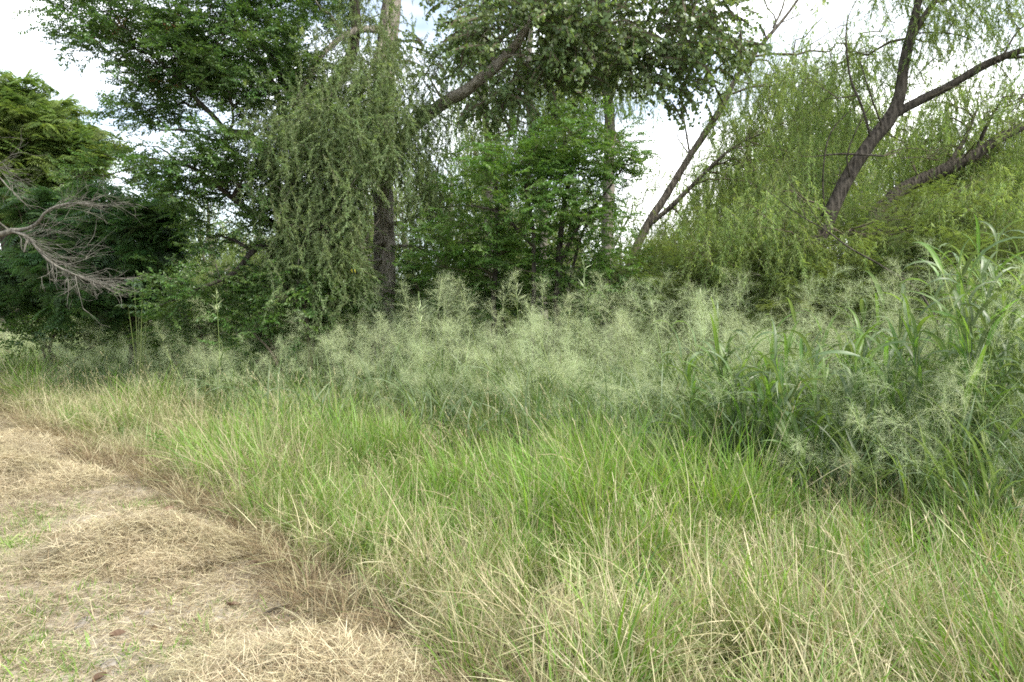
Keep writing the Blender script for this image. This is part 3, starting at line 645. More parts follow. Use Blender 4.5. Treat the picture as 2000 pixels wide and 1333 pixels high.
T.grow([blob(270, 490, 65, 75, 15, 1, 1), blob(240, 420, 80, 45, 15.2, 1, .8), blob(310, 440, 40, 55, 14.8, .7, .5), blob(140, 500, 90, 70, 15.4, 1.1, 1), blob(190, 585, 110, 40, 15, 1, .8), blob(90, 430, 60, 50, 15.8, 1, .6), blob(40, 560, 70, 60, 16.5, 1, .7)], (16, 70, 160), (.03, .014, .007), sag=.3)
T.crown('dark_frond', 1150, 'out', .15, (.8, 1.25), level=.35)

# bare dead tree reaching in at the left edge
T = Tree('dead_tree', 'bleached bare dead limb with a spray of leafless twigs hanging in from the left edge', 'dead tree', at(-190, 640, 11.5), M['bark_dead'])
T.limb([(-195, 840, 11.5, 0.083), (-190, 640, 11.5, 0.074), (-170, 540, 11.5, 0.064), (-110, 480, 11.5, 0.049), (-50, 468, 11.4, 0.044), (0, 458, 11.3, 0.042), (24, 450, 11.3, 0.038)], 'trunk', 10, .03)
A = T.limb([(20, 450, 11.3, 0.030), (50, 448, 11.2, 0.027), (74, 436, 11.1, 0.024), (86, 418, 11.0, 0.020), (108, 404, 11.0, 0.016), (145, 397, 11, 0.011), (200, 402, 11, 0.004)], 'limb', 8)
B = T.limb([(20, 450, 11.3, 0.030), (52, 462, 11.2, 0.027), (75, 488, 11.1, 0.022), (102, 515, 11.0, 0.018), (140, 534, 11, 0.014), (190, 552, 11, 0.008), (245, 562, 11, 0.002)], 'limb', 8)
T.limb([(-170, 540, 11.5, 0.039), (-120, 360, 11.6, 0.025), (-30, 330, 11.6, 0.015), (20, 370, 11.5, 0.007), (60, 410, 11.4, 0.002)], 'limb', 6)
T.limb([(24, 455, 11.3, 0.015), (-20, 420, 11.2, 0.011), (-60, 390, 11.1, 0.005)], 'limb', 6)
T.limb([(56, 466, 11.15, 0.015), (50, 480, 11.05, 0.015), (47, 493, 11.0, 0.011)], 'stub', 6, label='pale broken stub')
mb = Mesh()
segs = []
def dead_twig(s, d, ln, r, lev):
    k = 7; p = [s]; d = nrm(d)
    bend = RNG.normal(0, .10, 3) + np.array((.06, 0, .0))
    for i in range(k):
        d = nrm(d + bend + RNG.normal(0, .10, 3)); p.append(p[-1] + d * ln / k)
    p = np.array(p); tube(mb, p - T.base, np.linspace(r, r * .3, k + 1), 4, 0, 0, False)
    if lev < 2:
        for q in range(RNG.integers(2, 5) if lev == 0 else RNG.integers(1, 4)):
            j = RNG.integers(2, k + 1); a = nrm(p[j] - p[j - 1])
            dead_twig(p[j], a + RNG.normal(0, .45, 3), ln * RNG.uniform(.35, .7), r * .6, lev + 1)
for path, cnt in (([(86, 418), (108, 404), (145, 397), (195, 402)], 20), ([(60, 470), (102, 515), (140, 534), (200, 553)], 44), ([(-60, 330), (-10, 325), (30, 370)], 15), ([(20, 452), (60, 470), (90, 500)], 16)):
    q = smooth_line(np.array([at(a, b, 11.05) for a, b in path]), 40)
    for c in range(cnt):
        j = RNG.integers(0, 38); dead_twig(q[j] + RNG.normal(0, .01, 3), nrm(q[j + 1] - q[j]) + np.array((.2, 0, -.02)) + RNG.normal(0, .34, 3), RNG.uniform(.3, .75), RNG.uniform(.004, .007), 0)
link('twigs', mb.mesh('twigs', [M['bark_dead']], True), T.o, kind='stuff')

# ================================================================== shrubs
def shrub(name, lab, cat, px, py, d, blobs, src, n, mode, group=None, stems=5, bark='twig', scl=(.8, 1.2), level=.6, counts=(12, 50, 120), jit=.12):
    T = Tree(name, lab, cat, at(px, py, d), M[bark], group)
    for k in range(stems):
        b = blobs[k % len(blobs)][0]; w0 = T.base + np.array((RNG.normal(0, .15), RNG.normal(0, .15), 0)); e = b + RNG.normal(0, .2, 3)
        m = (w0 + e) / 2 + np.array((RNG.normal(0, .1), RNG.normal(0, .1), .25))
        T.limb_world(np.array([[*w0, .035], [*m, .026], [*e, .01]]), 'stem', 6, .03)
    T.grow(blobs, counts, (.016, .009, .005))
    T.crown(src, n, mode, jit, scl, level=level)
    return T
G = 'shrubs in the shade under the trees'
shrub('understory_shrub', 'dark leafy shrub at the foot of the dark broadleaf tree', 'shrub', 590, 640, 13, [blob(590, 590, 80, 70, 13, .8), blob(510, 650, 60, 50, 12.8, .6)], 'understory', 330, 'out', G)
shrub('understory_shrub', 'dark leafy shrub just left of the big grey trunk', 'shrub', 690, 640, 14, [blob(690, 590, 60, 60, 14, .7), blob(650, 540, 40, 50, 14.2, .5)], 'understory', 220, 'out', G)
shrub('understory_shrub', 'dark leafy shrub just right of the big grey trunk', 'shrub', 850, 640, 14.5, [blob(840, 560, 75, 70, 14.5, .9), blob(800, 590, 40, 50, 15, .5)], 'understory', 300, 'out', G)
shrub('understory_shrub', 'low dark shrub under the drooping branch end of the dark broadleaf tree', 'shrub', 400, 640, 14.5, [blob(400, 620, 90, 60, 14.5, .9), blob(330, 640, 60, 60, 15, .7)], 'understory', 300, 'out', G)
shrub('understory_shrub', 'dark shrub below the sky gap, right of the multi-stem tree', 'shrub', 1210, 640, 12.5, [blob(1200, 555, 80, 60, 12.5, .7), blob(1130, 580, 60, 45, 12.4, .6)], 'understory', 260, 'out', G)
shrub('understory_shrub', 'dark shrub filling the ground between the stems of the multi-stem tree', 'shrub', 990, 640, 13.2, [blob(960, 570, 90, 55, 13.2, .8), blob(1040, 560, 60, 50, 13.2, .6)], 'understory', 300, 'out', G)
shrub('understory_shrub', 'dark shrub in the shade at the far left beneath the dead limb', 'shrub', 110, 650, 17, [blob(130, 635, 90, 50, 17, 1.2), blob(30, 625, 70, 55, 17, 1), blob(230, 640, 60, 50, 17, 1)], 'understory', 330, 'out', G, scl=(.9, 1.4))
G = 'feathery shrubs on the right'
shrub('feathery_shrub', 'olive green feathery shrub below the slanting willow trunk', 'shrub', 1380, 640, 12.6, [blob(1370, 540, 100, 65, 12.6, 1), blob(1300, 570, 70, 40, 12.4, .7), blob(1450, 500, 60, 70, 12.8, .8, .6)], 'feather', 420, 'out', G, 7, jit=.25)
shrub('feathery_shrub', 'broad yellow-green feathery shrub at the foot of the dark leaning willow', 'shrub', 1580, 640, 12.2, [blob(1550, 540, 110, 65, 12.2, 1), blob(1680, 530, 100, 60, 12.4, .9, .7), blob(1620, 480, 80, 60, 12.6, .8, .4), blob(1570, 590, 70, 45, 10.9, .5, .6)], 'feather', 540, 'out', G, 8, jit=.25)
shrub('feathery_shrub', 'feathery shrub behind the tall cane grass at the right edge', 'shrub', 1800, 640, 10.6, [blob(1790, 530, 110, 60, 10.6, .9), blob(1910, 500, 100, 70, 10.6, .9, .8), blob(1840, 450, 90, 60, 11, .8, .4)], 'feather', 430, 'out', G, 8, jit=.25)
# long bare branches of the feathery shrub
T = Tree('bare_sapling', 'thin leaning bare sapling with dark slender stems crossing the feathery shrubs', 'sapling', at(1880, 640, 8.6), M['bark_dark'])
T.limb([(1900, 780, 8.6, 0.014), (1810, 590, 8.6, 0.013), (1730, 525, 8.6, 0.011), (1660, 485, 8.6, 0.010), (1610, 448, 8.6, 0.008), (1560, 420, 8.6, 0.006), (1490, 365, 8.6, 0.003)], 'stem', 6)
T.limb([(1622, 458, 8.6, 0.007), (1590, 420, 8.6, 0.005), (1565, 380, 8.6, 0.004), (1520, 340, 8.6, 0.002)], 'stem', 5)
T.limb([(1575, 430, 8.6, 0.005), (1560, 390, 8.6, 0.004), (1535, 330, 8.6, 0.003), (1515, 250, 8.6, 0.002)], 'stem', 5)

# palmate castor plants in the shade at the left
def palmate(r):
    mb = Mesh(); k = 8; an = np.linspace(-2.6, 2.6, k)
    for a in an:
        ln = .2 * (1 - .22 * abs(a) / 2.6) * r.uniform(.9, 1.1); d = np.array((math.cos(a), math.sin(a), 0)); s = np.array((-d[1], d[0], 0))
        p = [d * 0, d * ln * .35 + s * .045, d * ln * .7 + s * .035 - np.array((0, 0, .02)), d * ln - np.array((0, 0, .06)), d * ln * .7 - s * .035 - np.array((0, 0, .02)), d * ln * .35 - s * .045]
        mb.add(p, [[0, 1, 2, 3], [0, 3, 4, 5]])
    return mb.mesh('palmate_leaf', [M['castor']])
pm = [palmate(rs) for i in range(3)]
for px, py, d, lab, hts in ((105, 655, 16, 'young castor plant with pale star-shaped leaves standing in the shaded grass at far left', [(100, 636), (125, 640), (75, 650), (130, 655), (88, 660)]),
                            (270, 600, 13.2, 'castor plant with a few star-shaped leaves under the drooping dark branch', [(262, 548), (270, 607), (250, 595), (290, 590), (278, 570)])):
    b = at(px, py, d); b[2] = hz(b[0], b[1]); e = empty('castor_plant', b, lab, 'plant'); mb = Mesh()
    for i, (qx, qy) in enumerate(hts):
        t = at(qx, qy, d + RNG.uniform(-.25, .25)) - b
        tube(mb, smooth_line(np.array([(0, 0, 0), t * .5 + np.array((0, 0, .1)), t]), 7), np.linspace(.012, .005, 7), 5)
        o = link('leaf', pm[i % 3], e); o.location = t; o.rotation_euler = (RNG.normal(.15, .2), RNG.normal(.1, .2), RNG.uniform(0, 6.28)); s = RNG.uniform(.8, 1.2); o.scale = (s, s, s)
    link('stem', mb.mesh('stem', [M['culm']], True), e)

# ================================================================== woods behind
def willow_proto(lab):
    T = Tree('background_willow_tree', lab, 'tree', (0, 0), M['bark_pale'], 'pale willows behind the front trees'); b = T.base
    T.limb_world(np.array([[0, 0, b[2], .22], [.1, 0, 1.6, .17], [-.1, .1, 3.2, .13], [.2, 0, 5, .09], [.3, 0, 6.6, .03]]), 'trunk', 8)
    for a in (0.4, 2.2, 4.1):
        T.limb_world(np.array([[0, 0, 2 + .4 * a / 2, .09], [.9 * math.cos(a), .9 * math.sin(a), 3.6, .06], [1.7 * math.cos(a), 1.7 * math.sin(a), 5.2, .02]]), 'limb', 6)
    bl = [(np.array((RNG.normal(0, 1.2), RNG.normal(0, 1.2), z)), np.array((2.1, 2.1, 1.0)), 1.0) for z in (1.4, 2.2, 3, 3.8, 4.6, 5.4, 6.2)]
    T.grow(bl, (20, 80, 170), (.04, .018, .008)); T.crown('willow_hang', 1050, 'hang', .35, (.8, 1.6), tilt=.3)
    return T.o
def copy_tree(o):
    c = o.copy(); COL.objects.link(c)
    for ch in o.children:
        k = ch.copy(); COL.objects.link(k); k.parent = c
    return c
protos = [willow_proto('x'), willow_proto('x')]
SPOTS = [(1440, 24, 1.2, 'willow rising behind the slanting willow trunk'), (1570, 23, 1.35, 'willow behind the left side of the dark leaning willow'),
         (1690, 26, 1.35, 'willow showing between the fork and the low arm'), (1820, 24, 1.3, 'willow behind the low dark arm at right'), (1990, 22, 1.3, 'willow at the right edge behind the heavy arm'),
         (1130, 25, 1.0, 'willow behind the tallest slender grey trunk'), (1000, 27, 1.15, 'willow behind the thin straight grey trunk'), (870, 24, .95, 'willow glowing just right of the big trunk'),
         (700, 26, 1.1, 'willow behind the drooping foliage of the big trunk'), (560, 23, .8, 'willow behind the trunk of the dark broadleaf tree'), (420, 22, .78, 'willow showing pale through the dark broadleaf tree'),
         (340, 24, .66, 'low willow beyond the layered dark fronds'), (1300, 27, .8, 'low willow under the sky gap'), (2150, 20, 1.2, 'willow past the right edge'), (170, 30, .6, 'low willow behind the lime canopy'),
         (620, 20, .66, 'small willow low behind the trunk foot of the dark broadleaf tree'), (480, 20.5, .6, 'small willow low under the drooping end of the dark broadleaf tree'), (800, 21, .72, 'small willow low right behind the big grey trunk'),
         (930, 20, .68, 'small willow low at the left side of the multi-stem tree'), (1085, 21, .68, 'small willow low behind the stems of the multi-stem tree'), (260, 23, .62, 'small willow low behind the dark frond tree'), (1215, 21, .6, 'small willow low between the multi-stem tree and the slanting willow'),
         (690, 21, .7, 'small willow low just left of the big grey trunk'),
         (1370, 19, .62, 'low willow right of the sky gap below the slanting trunk'), (1910, 18, .9, 'nearer willow below the low dark arm at right'), (1760, 19, .8, 'nearer willow under the middle of the low dark arm'), (1500, 20, .75, 'nearer low willow between the two leaning trunks')]
for i, (px, d, s, lab) in enumerate(SPOTS):
    o = protos[i] if i < 2 else copy_tree(protos[i % 2])
    p = at(px, 640, d); o.location = (p[0], p[1], hz(p[0], p[1]) - .05); o.rotation_euler = (0, 0, i * 1.7); o.scale = (s * 1.05, s * 1.05, s); o['label'] = lab
n = 5200
px = RNG.uniform(-28, 28, n); py = RNG.uniform(29, 38, n); pz = RNG.uniform(0, 1, n) ** 1.3 * (3.0 + 1.1 * np.sin(px * .45) + .8 * np.sin(px * 1.3 + 1))
o = scatter('far_wood', 'far_spray', np.stack([px, py, pz], -1), np.stack([RNG.normal(0, .4, n), RNG.normal(0, .4, n), RNG.uniform(0, 6.28, n)], -1), RNG.uniform(.8, 1.6, n))

# ================================================================== grasses
def tuft(r, n, mats, hmin, hmax, wmin, wmax, rad, lean=(.0, .35), bend=(.2, 1.2), segs=4, heads=0, head_mat=2, mix=.0):
    mb = Mesh(); a = r.uniform(0, 6.28, n); q = rad * np.sqrt(r.random(n)); b = np.stack([q * np.cos(a), q * np.sin(a), np.full(n, -.03)], -1)
    az = a + r.normal(0, .9, n); k = int(n * (1 - mix))
    for s, mi in ((slice(0, k), 0), (slice(k, n), 1)):
        m = len(az[s])
        if m: blades(mb, b[s], az[s], r.uniform(hmin, hmax, m), r.uniform(*lean, m), r.uniform(*bend, m), r.uniform(wmin, wmax, m), segs, mi, twist=r.normal(0, .8, m))
    if heads:
        bb = np.stack([r.normal(0, rad, heads), r.normal(0, rad, heads), np.zeros(heads)], -1)
        p = blades(mb, bb, r.uniform(0, 6.28, heads), r.uniform(hmax * 1.0, hmax * 1.55, heads), r.uniform(0, .4, heads), r.uniform(.1, .7, heads), np.full(heads, .0026), 4, head_mat, taper=9)
        e = p[:, -1]; d = nrm(p[:, -1] - p[:, -2])
        for j in range(4):
            leaves(mb, e - d * .012 * j, d + r.normal(0, .14, (heads, 3)), r.normal(0, 1, (heads, 3)), .024, .004, head_mat)
    return mb.mesh('tuft', mats)
mg, mo, ms, mw, mh = M['grass_green'], M['grass_olive'], M['straw'], M['brown'], M['hay']
source('green_tuft', [tuft(rs, 26, [mg, mo, ms], .2, .6, .006, .011, .08, heads=0, mix=.25) for i in range(5)])
source('olive_tuft', [tuft(rs, 26, [mo, ms, ms], .15, .52, .005, .010, .10, (.0, .8), (.1, 1.6), heads=1, mix=.3) for i in range(5)])
source('dry_tuft', [tuft(rs, 26, [ms, mo, ms], .14, .48, .0033, .007, .11, (.0, 1.1), (.0, 1.4), heads=1, mix=.3) for i in range(6)])
def tangle(r, n, mats):
    mb = Mesh(); b = np.stack([r.normal(0, .12, n), r.normal(0, .12, n), r.uniform(.0, .22, n)], -1); h = n * 2 // 3
    for q, mi in ((slice(0, h), 0), (slice(h, n), 1)):
        m = len(b[q]); blades(mb, b[q], r.uniform(0, 6.28, m), r.uniform(.12, .42, m), r.normal(1.0, .35, m), r.normal(.15, .5, m), r.uniform(.0024, .0055, m), 4, mi, twist=r.normal(0, 1, m), taper=5)
    return mb.mesh('tangle', mats)
source('tangle', [tangle(rs, 26, [ms, mo]) for i in range(6)])
source('stem_tuft', [tuft(rs, 7, [ms, mo, ms], .35, .62, .003, .0045, .12, (.1, 1.1), (0, .6), heads=3, mix=.3) for i in range(5)])
source('matted_tuft', [tuft(rs, 46, [mw, ms, ms], .16, .42, .002, .0045, .10, (.5, 1.4), (.2, 1.1), heads=0, mix=.3) for i in range(5)])
source('sprout', [tuft(rs, 18, [mg, mg, ms], .04, .13, .004, .008, .07, (.2, 1.0), (.2, .9), 3, mix=.3) for i in range(4)])
source('big_blade', [tuft(rs, 7, [M['blade_green'], M['blade_green']], .4, .75, .010, .018, .08, (.05, .5), (.1, 1.2), 6) for i in range(4)])

def litter(r, n, mat, rad, lmin, lmax, zmax, mix=.3, wk=1.0):
    mb = Mesh(); b = np.stack([r.normal(0, rad * .6, n), r.normal(0, rad * .6, n), r.uniform(0, zmax, n)], -1)
    a0 = r.uniform(0, 6.28)
    for s, mi in ((slice(0, int(n * (1 - mix))), 0), (slice(int(n * (1 - mix)), n), 1)):
        m = len(b[s])
        blades(mb, b[s], np.where(r.random(m) < .6, a0, 0) + r.normal(0, .9, m) + 3.14 * (r.random(m) < .5), r.uniform(lmin, lmax, m), r.normal(1.5, .12, m), r.normal(.05, .25, m), wk * r.uniform(.0016, .0034, m), 3, mi, twist=r.normal(0, .5, m), taper=8)
    return mb.mesh('litter', mat)
source('litter', [litter(rs, 75, [mh, mw], .22, .03, .14, .018) for i in range(6)])
source('hay_straw', [litter(rs, 150, [mh, mw], .15, .04, .17, .05, .25, .95) for i in range(6)])
source('brown_litter', [litter(rs, 50, [mw, ms], .2, .04, .16, .02, .25) for i in range(4)])

def zrot(n, tilt=.1):
    return np.stack([RNG.normal(0, tilt, n), RNG.normal(0, tilt, n), RNG.uniform(0, 6.28, n)], -1)
def lean_rot(x, y, tilt=.12, amp=.26, bias=(-.16, -.05)):
    """random yaw with a lean that drifts over the ground like wind-laid grass"""
    n = len(x); z = RNG.uniform(0, 6.28, n)
    lx = bias[0] + amp * 2 * (blot(x, y, 1.5, 61) - .5) + amp * (blot(x, y, 4.5, 62) - .5) + RNG.normal(0, tilt, n)
    ly = bias[1] + amp * 2 * (blot(x, y, 1.5, 63) - .5) + amp * (blot(x, y, 4.5, 64) - .5) + RNG.normal(0, tilt, n)
    ax, ay = -ly, lx                                   # axis that tips +Z toward (lx, ly)
    return np.stack([ax * np.cos(z) + ay * np.sin(z), -ax * np.sin(z) + ay * np.cos(z), z], -1)
def rnd(n, x0, x1, y0, y1): return RNG.uniform(x0, x1, n), RNG.uniform(y0, y1, n)

# --- mown path: loose straw lying flat
x, y = rnd(50000, -24, 3, 1.9, 26); s = off_path(x, y)
keep = (s < .12) & (s > -6) & in_view(x, y, .8) & (RNG.random(len(x)) < np.clip(7.0 / y, .12, 1)) & (RNG.random(len(x)) < .75 + .6 * blot(x, y, 2.2, 5))
x, y = x[keep], y[keep]; n = len(x)
scatter('straw_litter', 'litter', np.stack([x, y, pw(x, y) + .003], -1), zrot(n, .05), np.stack([RNG.uniform(.7, 1.3, n) * np.clip(y / 8, 1, 2)] * 2 + [np.ones(n)], -1))
x, y = rnd(9000, -24, 3, 1.9, 20); s = off_path(x, y)
keep = (s < .2) & (s > -4) & in_view(x, y, .8) & (RNG.random(len(x)) < np.clip(5.0 / y, .1, 1)) & (RNG.random(len(x)) < np.exp(-(s / .5) ** 2) + .5 * blot(x, y, 1.8, 8) ** 2)
x, y = x[keep], y[keep]; n = len(x)
scatter('brown_litter', 'brown_litter', np.stack([x, y, pw(x, y) + .004], -1), zrot(n, .05), RNG.uniform(.7, 1.3, n))
# green sprouts on the path
x, y = rnd(90000, -16, 2, 2.0, 16); s = off_path(x, y)
g1 = np.zeros(len(x))
for a, b, r_ in ((40, 1010, .35), (30, 1060, .4), (70, 1150, .4), (20, 1140, .5), (110, 1180, .35), (60, 1290, .6), (20, 1220, .5), (130, 1310, .4), (300, 985, .2), (330, 1230, .3), (60, 1000, .3)):
    c = onground(a, b); g1 = np.maximum(g1, np.exp(-((x - c[0]) ** 2 + (y - c[1]) ** 2) / r_ ** 2))
keep = (s < 0) & in_view(x, y, .8) & (RNG.random(len(x)) < .8 * g1 * (.1 + 1.1 * blot(x, y, 8, 71) ** 1.5) + .035)
x, y = x[keep], y[keep]; n = len(x)
scatter('path_sprouts', 'sprout', np.stack([x, y, pw(x, y)], -1), zrot(n), RNG.uniform(.5, 1.3, n))

# --- hay piles on the path
def hay_pile(lab, px, py, rx, ry, h, n, rz=0.0):
    c = onground(px, py); c[2] = pw(c[0], c[1]) - .01; e = empty('hay_pile', c, lab, 'hay pile')
    u = np.linspace(0, 1, 12); th = np.linspace(0, 2 * np.pi, 40, endpoint=False); mb = Mesh()
    prof = lambda q, t: h * (1 - q ** 2) ** 1.3 * (1 + .22 * np.sin(3 * t + px) + .16 * np.sin(5 * t + py)) + .012 * np.sin(9 * q + 7 * t)
    rad = lambda t: 1 + .12 * np.sin(2 * t + px) + .07 * np.sin(5 * t + 1)
    def pos(q, t):
        a, b = q * rx * rad(t) * np.cos(t), q * ry * rad(t) * np.sin(t)
        return np.stack([a * math.cos(rz) - b * math.sin(rz), a * math.sin(rz) + b * math.cos(rz), prof(q, t) * .82], -1)
    U, TH = np.meshgrid(u, th, indexing='ij'); V = pos(U, TH)
    i = (np.arange(11) * 40)[:, None] + np.arange(40)[None]; j = (np.arange(11) * 40)[:, None] + (np.arange(40)[None] + 1) % 40
    mb.add(V.reshape(-1, 3), np.stack([i, i + 40, j + 40, j], -1).reshape(-1, 4))
    link('core', mb.mesh('core', [M['hay_core']], True), e)
    q, t = np.sqrt(RNG.random(n)) * 1.08, RNG.uniform(0, 6.28, n); p = pos(np.minimum(q, 1), t); p[:, :2] *= np.maximum(q, 1)[:, None]; p[:, 2] = np.maximum(p[:, 2], .008)
    g = (prof(np.minimum(q + .05, 1), t) - prof(np.maximum(q - .05, 0), t)) / (.1 * (rx + ry) / 2)
    rot = np.stack([np.arctan(g) * -np.sin(t + rz) * -1, np.arctan(g) * np.cos(t + rz) * -1, RNG.uniform(-.6, .6, n)], -1)
    scatter('straw', 'hay_straw', p, rot * np.array((.9, .9, 1)) + RNG.normal(0, .1, (n, 3)) * np.array((1, 1, 0)), RNG.uniform(.7, 1.15, n), e)
hay_pile('low dome of pale cut hay on the path, the most complete mound in view', 265, 1075, .66, .5, .21, 280)
hay_pile('brighter hay heap at the bottom edge near the camera', 600, 1350, .55, .42, .17, 290)
hay_pile('hay heap at the left edge of the path beyond the complete mound', 20, 940, .85, .6, .21, 270)
hay_pile('flat far hay heap where the path leaves the picture at left', 10, 875, .9, .7, .19, 240)

# --- pale stones, dry leaves and a stick on the path
def stone(lab, px, py, sx, sy, sz):
    c = onground(px, py); mb = Mesh(); r = np.random.default_rng(px)
    th = np.linspace(0, 6.283, 9, endpoint=False); R0 = 1 + r.normal(0, .15, 9)
    ring = lambda k, z: np.stack([k * sx * R0 * np.cos(th), k * sy * R0 * np.sin(th), np.full(9, z) + r.normal(0, sz * .08, 9)], -1)
    V = np.concatenate([ring(1, -.01), ring(1.02, sz * .5), ring(.8, sz * .9), [(0, 0, sz)]])
    i = np.arange(9); j = (i + 1) % 9
    mb.add(V, np.concatenate([np.stack([i, j, j + 9, i + 9], -1), np.stack([i + 9, j + 9, j + 18, i + 18], -1)])); mb.add(V, np.stack([i + 18, j + 18, np.full(9, 27)], -1))
    o = link('stone', mb.mesh('stone', [M['stone']])); o.location = (c[0], c[1], pw(c[0], c[1])); o.rotation_euler = (0, 0, px); tag(o, lab, 'stone', 'pale stones in the path')
stone('pale flat stone just above the bright hay heap', 632, 1243, .085, .05, .03)
stone('small whitish pebble pair side in the middle of the bare path', 286, 1182, .035, .025, .028)
stone('pale half-buried stone beside the green sprouts', 165, 1195, .07, .035, .02)
stone('pale half-buried stone close to the bottom edge of the path', 212, 1268, .06, .04, .02)
dl = []
for i in range(3):
    mb = Mesh(); L0 = .085; k = 5; t = np.linspace(0, 1, k); w = .022 * np.sin(np.pi * np.clip(t, .04, .98)) ** .8
    v = np.concatenate([np.stack([t * L0, w, .012 + .010 * np.sin(3 * t + i)], -1), np.stack([t * L0, 0 * t, .004 * t], -1), np.stack([t * L0, -w, .014 + .008 * np.cos(2 * t + i)], -1)])
    j = np.arange(k - 1); mb.add(v, np.concatenate([np.stack([j, j + k, j + k + 1, j + 1], -1), np.stack([j + k, j + 2 * k, j + 2 * k + 1, j + k + 1], -1)])); dl.append(mb.mesh('dry_leaf', [M['dead_leaf']]))
for i, (a, b) in enumerate(((205, 1093), (240, 1095), (340, 1142), (298, 1208), (550, 1240), (340, 1030), (440, 1165), (215, 1225), (395, 1260), (180, 1310), (505, 1090), (92, 905))):
    c = onground(a, b); o = link('dry_leaf', dl[i % 3]); z = .16 if i == 5 else .02
    o.location = (c[0], c[1], pw(c[0], c[1]) + z); o.rotation_euler = (RNG.normal(0, .3), RNG.normal(0, .2), RNG.uniform(0, 6.28)); tag(o, 'curled brown dry leaf lying on the straw of the path', 'dry leaf', 'dry leaves on the path')
mb = Mesh(); a, b = onground(508, 1182), onground(560, 1165); c = (a + b) / 2
tube(mb, smooth_line(np.array([a - c, (.02, .03, .015), b - c]), 8), np.linspace(.009, .005, 8), 6)
o = link('stick', mb.mesh('stick', [M['bark_dark']], True)); o.location = (c[0], c[1], pw(c[0], c[1]) + .02); tag(o, 'short dark stick lying on the path near the grass edge', 'stick')

# --- matted brown grass along the edge of the path
x, y = rnd(40000, -22, 3.2, 1.5, 22); s = off_path(x, y)
w = np.exp(-((s - .10) / .20) ** 2) * (.5 + 1.0 * blot(x, y, 2.5, 21)) + .12 * np.exp(-((s - .6) / .6) ** 2) * blot(x, y, 1.5, 22)
keep = (s > -.12) & in_view(x, y, .6) & (RNG.random(len(x)) < .9 * w * np.clip(8 / y, .25, 1))
x, y = x[keep], y[keep]; n = len(x)
scatter('matted_grass', 'matted_tuft', np.stack([x, y, hz(x, y) + RNG.uniform(0, .08, n)], -1), zrot(n, .25), RNG.uniform(.6, 1.1, n) * np.clip(y / 9, 1, 1.7))

# --- mixed knee-high grass between path and tall grass
x, y = rnd(125000, -26, 9, 1.7, 30); s = off_path(x, y); tl = in_tall(x, y)
keep = (s > .10) & (RNG.random(len(x)) < np.clip((s - .08) / .25, .15, 1)) & (tl < .9) & in_view(x, y, .8) & (RNG.random(len(x)) < .12 + 1.5 * blot(x, y, 6.0, 77) ** 1.4) & (RNG.random(len(x)) < np.clip(6.0 / y, .2, 1) ** 1.2)
x, y, s, tl = x[keep], y[keep], s[keep], tl[keep]; n = len(x)
band = np.exp(-((tl + .9) / 1.1) ** 2) * np.clip((x + 4.5) / 3, 0, 1) * np.clip((y - 3.4) / 2.2, 0, 1)                 # bright strip at the front of the tall grass
green = np.clip(.40 + 1.0 * band + .8 * (blot(x, y, 1.3, 31) - .45) + .5 * (blot(x, y, 4, 32) - .5) - .4 * np.exp(-(s / .6) ** 2), 0, 1)
dry = np.clip(.8 + .5 * (blot(x, y, 1.1, 33) - .5) + .35 * np.exp(-(s / 1.0) ** 2) - .75 * band + .25 * np.clip((-2.0 - x) / 6, 0, 1) * (tl < -.5), 0.04, 1)
u = RNG.random(n); kind = np.where(u < green * .75, 0, np.where(u < green * .75 + dry * .55, 2, 1))
hs = np.clip(.55 + s / 1.8, .5, 1.0) * (1 + .28 * band) * (.62 + .7 * blot(x, y, 2.4, 35)) * RNG.uniform(.7, 1.25, n)
hs *= 1 + .15 * np.clip((y - 9) / 8, 0, 1)
P = np.stack([x, y, hz(x, y)], -1); wx = np.clip(y / 8, 1, 2)
for k, (nm, src) in enumerate((('green_grass', 'green_tuft'), ('olive_grass', 'olive_tuft'), ('dry_grass', 'dry_tuft'))):
    m = kind == k
    scatter(nm, src, P[m], lean_rot(x[m], y[m]), np.stack([hs[m] * wx[m], hs[m] * wx[m], hs[m]], -1))
m = RNG.random(n) < np.clip(.06 + .08 * (blot(x, y, 1.6, 41) - .4), .01, .2) * (s > .4)
scatter('dry_stems', 'stem_tuft', P[m], lean_rot(x[m], y[m], .25), RNG.uniform(.6, 1.15, m.sum()))
m = RNG.random(n) < np.clip(.42 - .3 * band, 0, 1) * (s > .15)
scatter('tangled_grass', 'tangle', P[m] + np.array((0, 0, .02)), zrot(m.sum(), .2), RNG.uniform(.7, 1.25, m.sum()) * (.55 + .45 * hs[m]))
m = RNG.random(n) < (.03 + .05 * band) * (s > .5)
scatter('broad_blades', 'big_blade', P[m], zrot(m.sum(), .12), RNG.uniform(.6, 1.1, m.sum()))

# small broad-leaved weeds between the blades
m = RNG.random(n) < .02 * (s > .2)
r2 = RNG.normal(0, .25, (m.sum(), 3)); r2[:, 1] -= 1.25; r2[:, 2] = RNG.uniform(0, 6.28, m.sum())
scatter('weeds', 'broad_mid', P[m], r2, RNG.uniform(.5, .95, m.sum()))

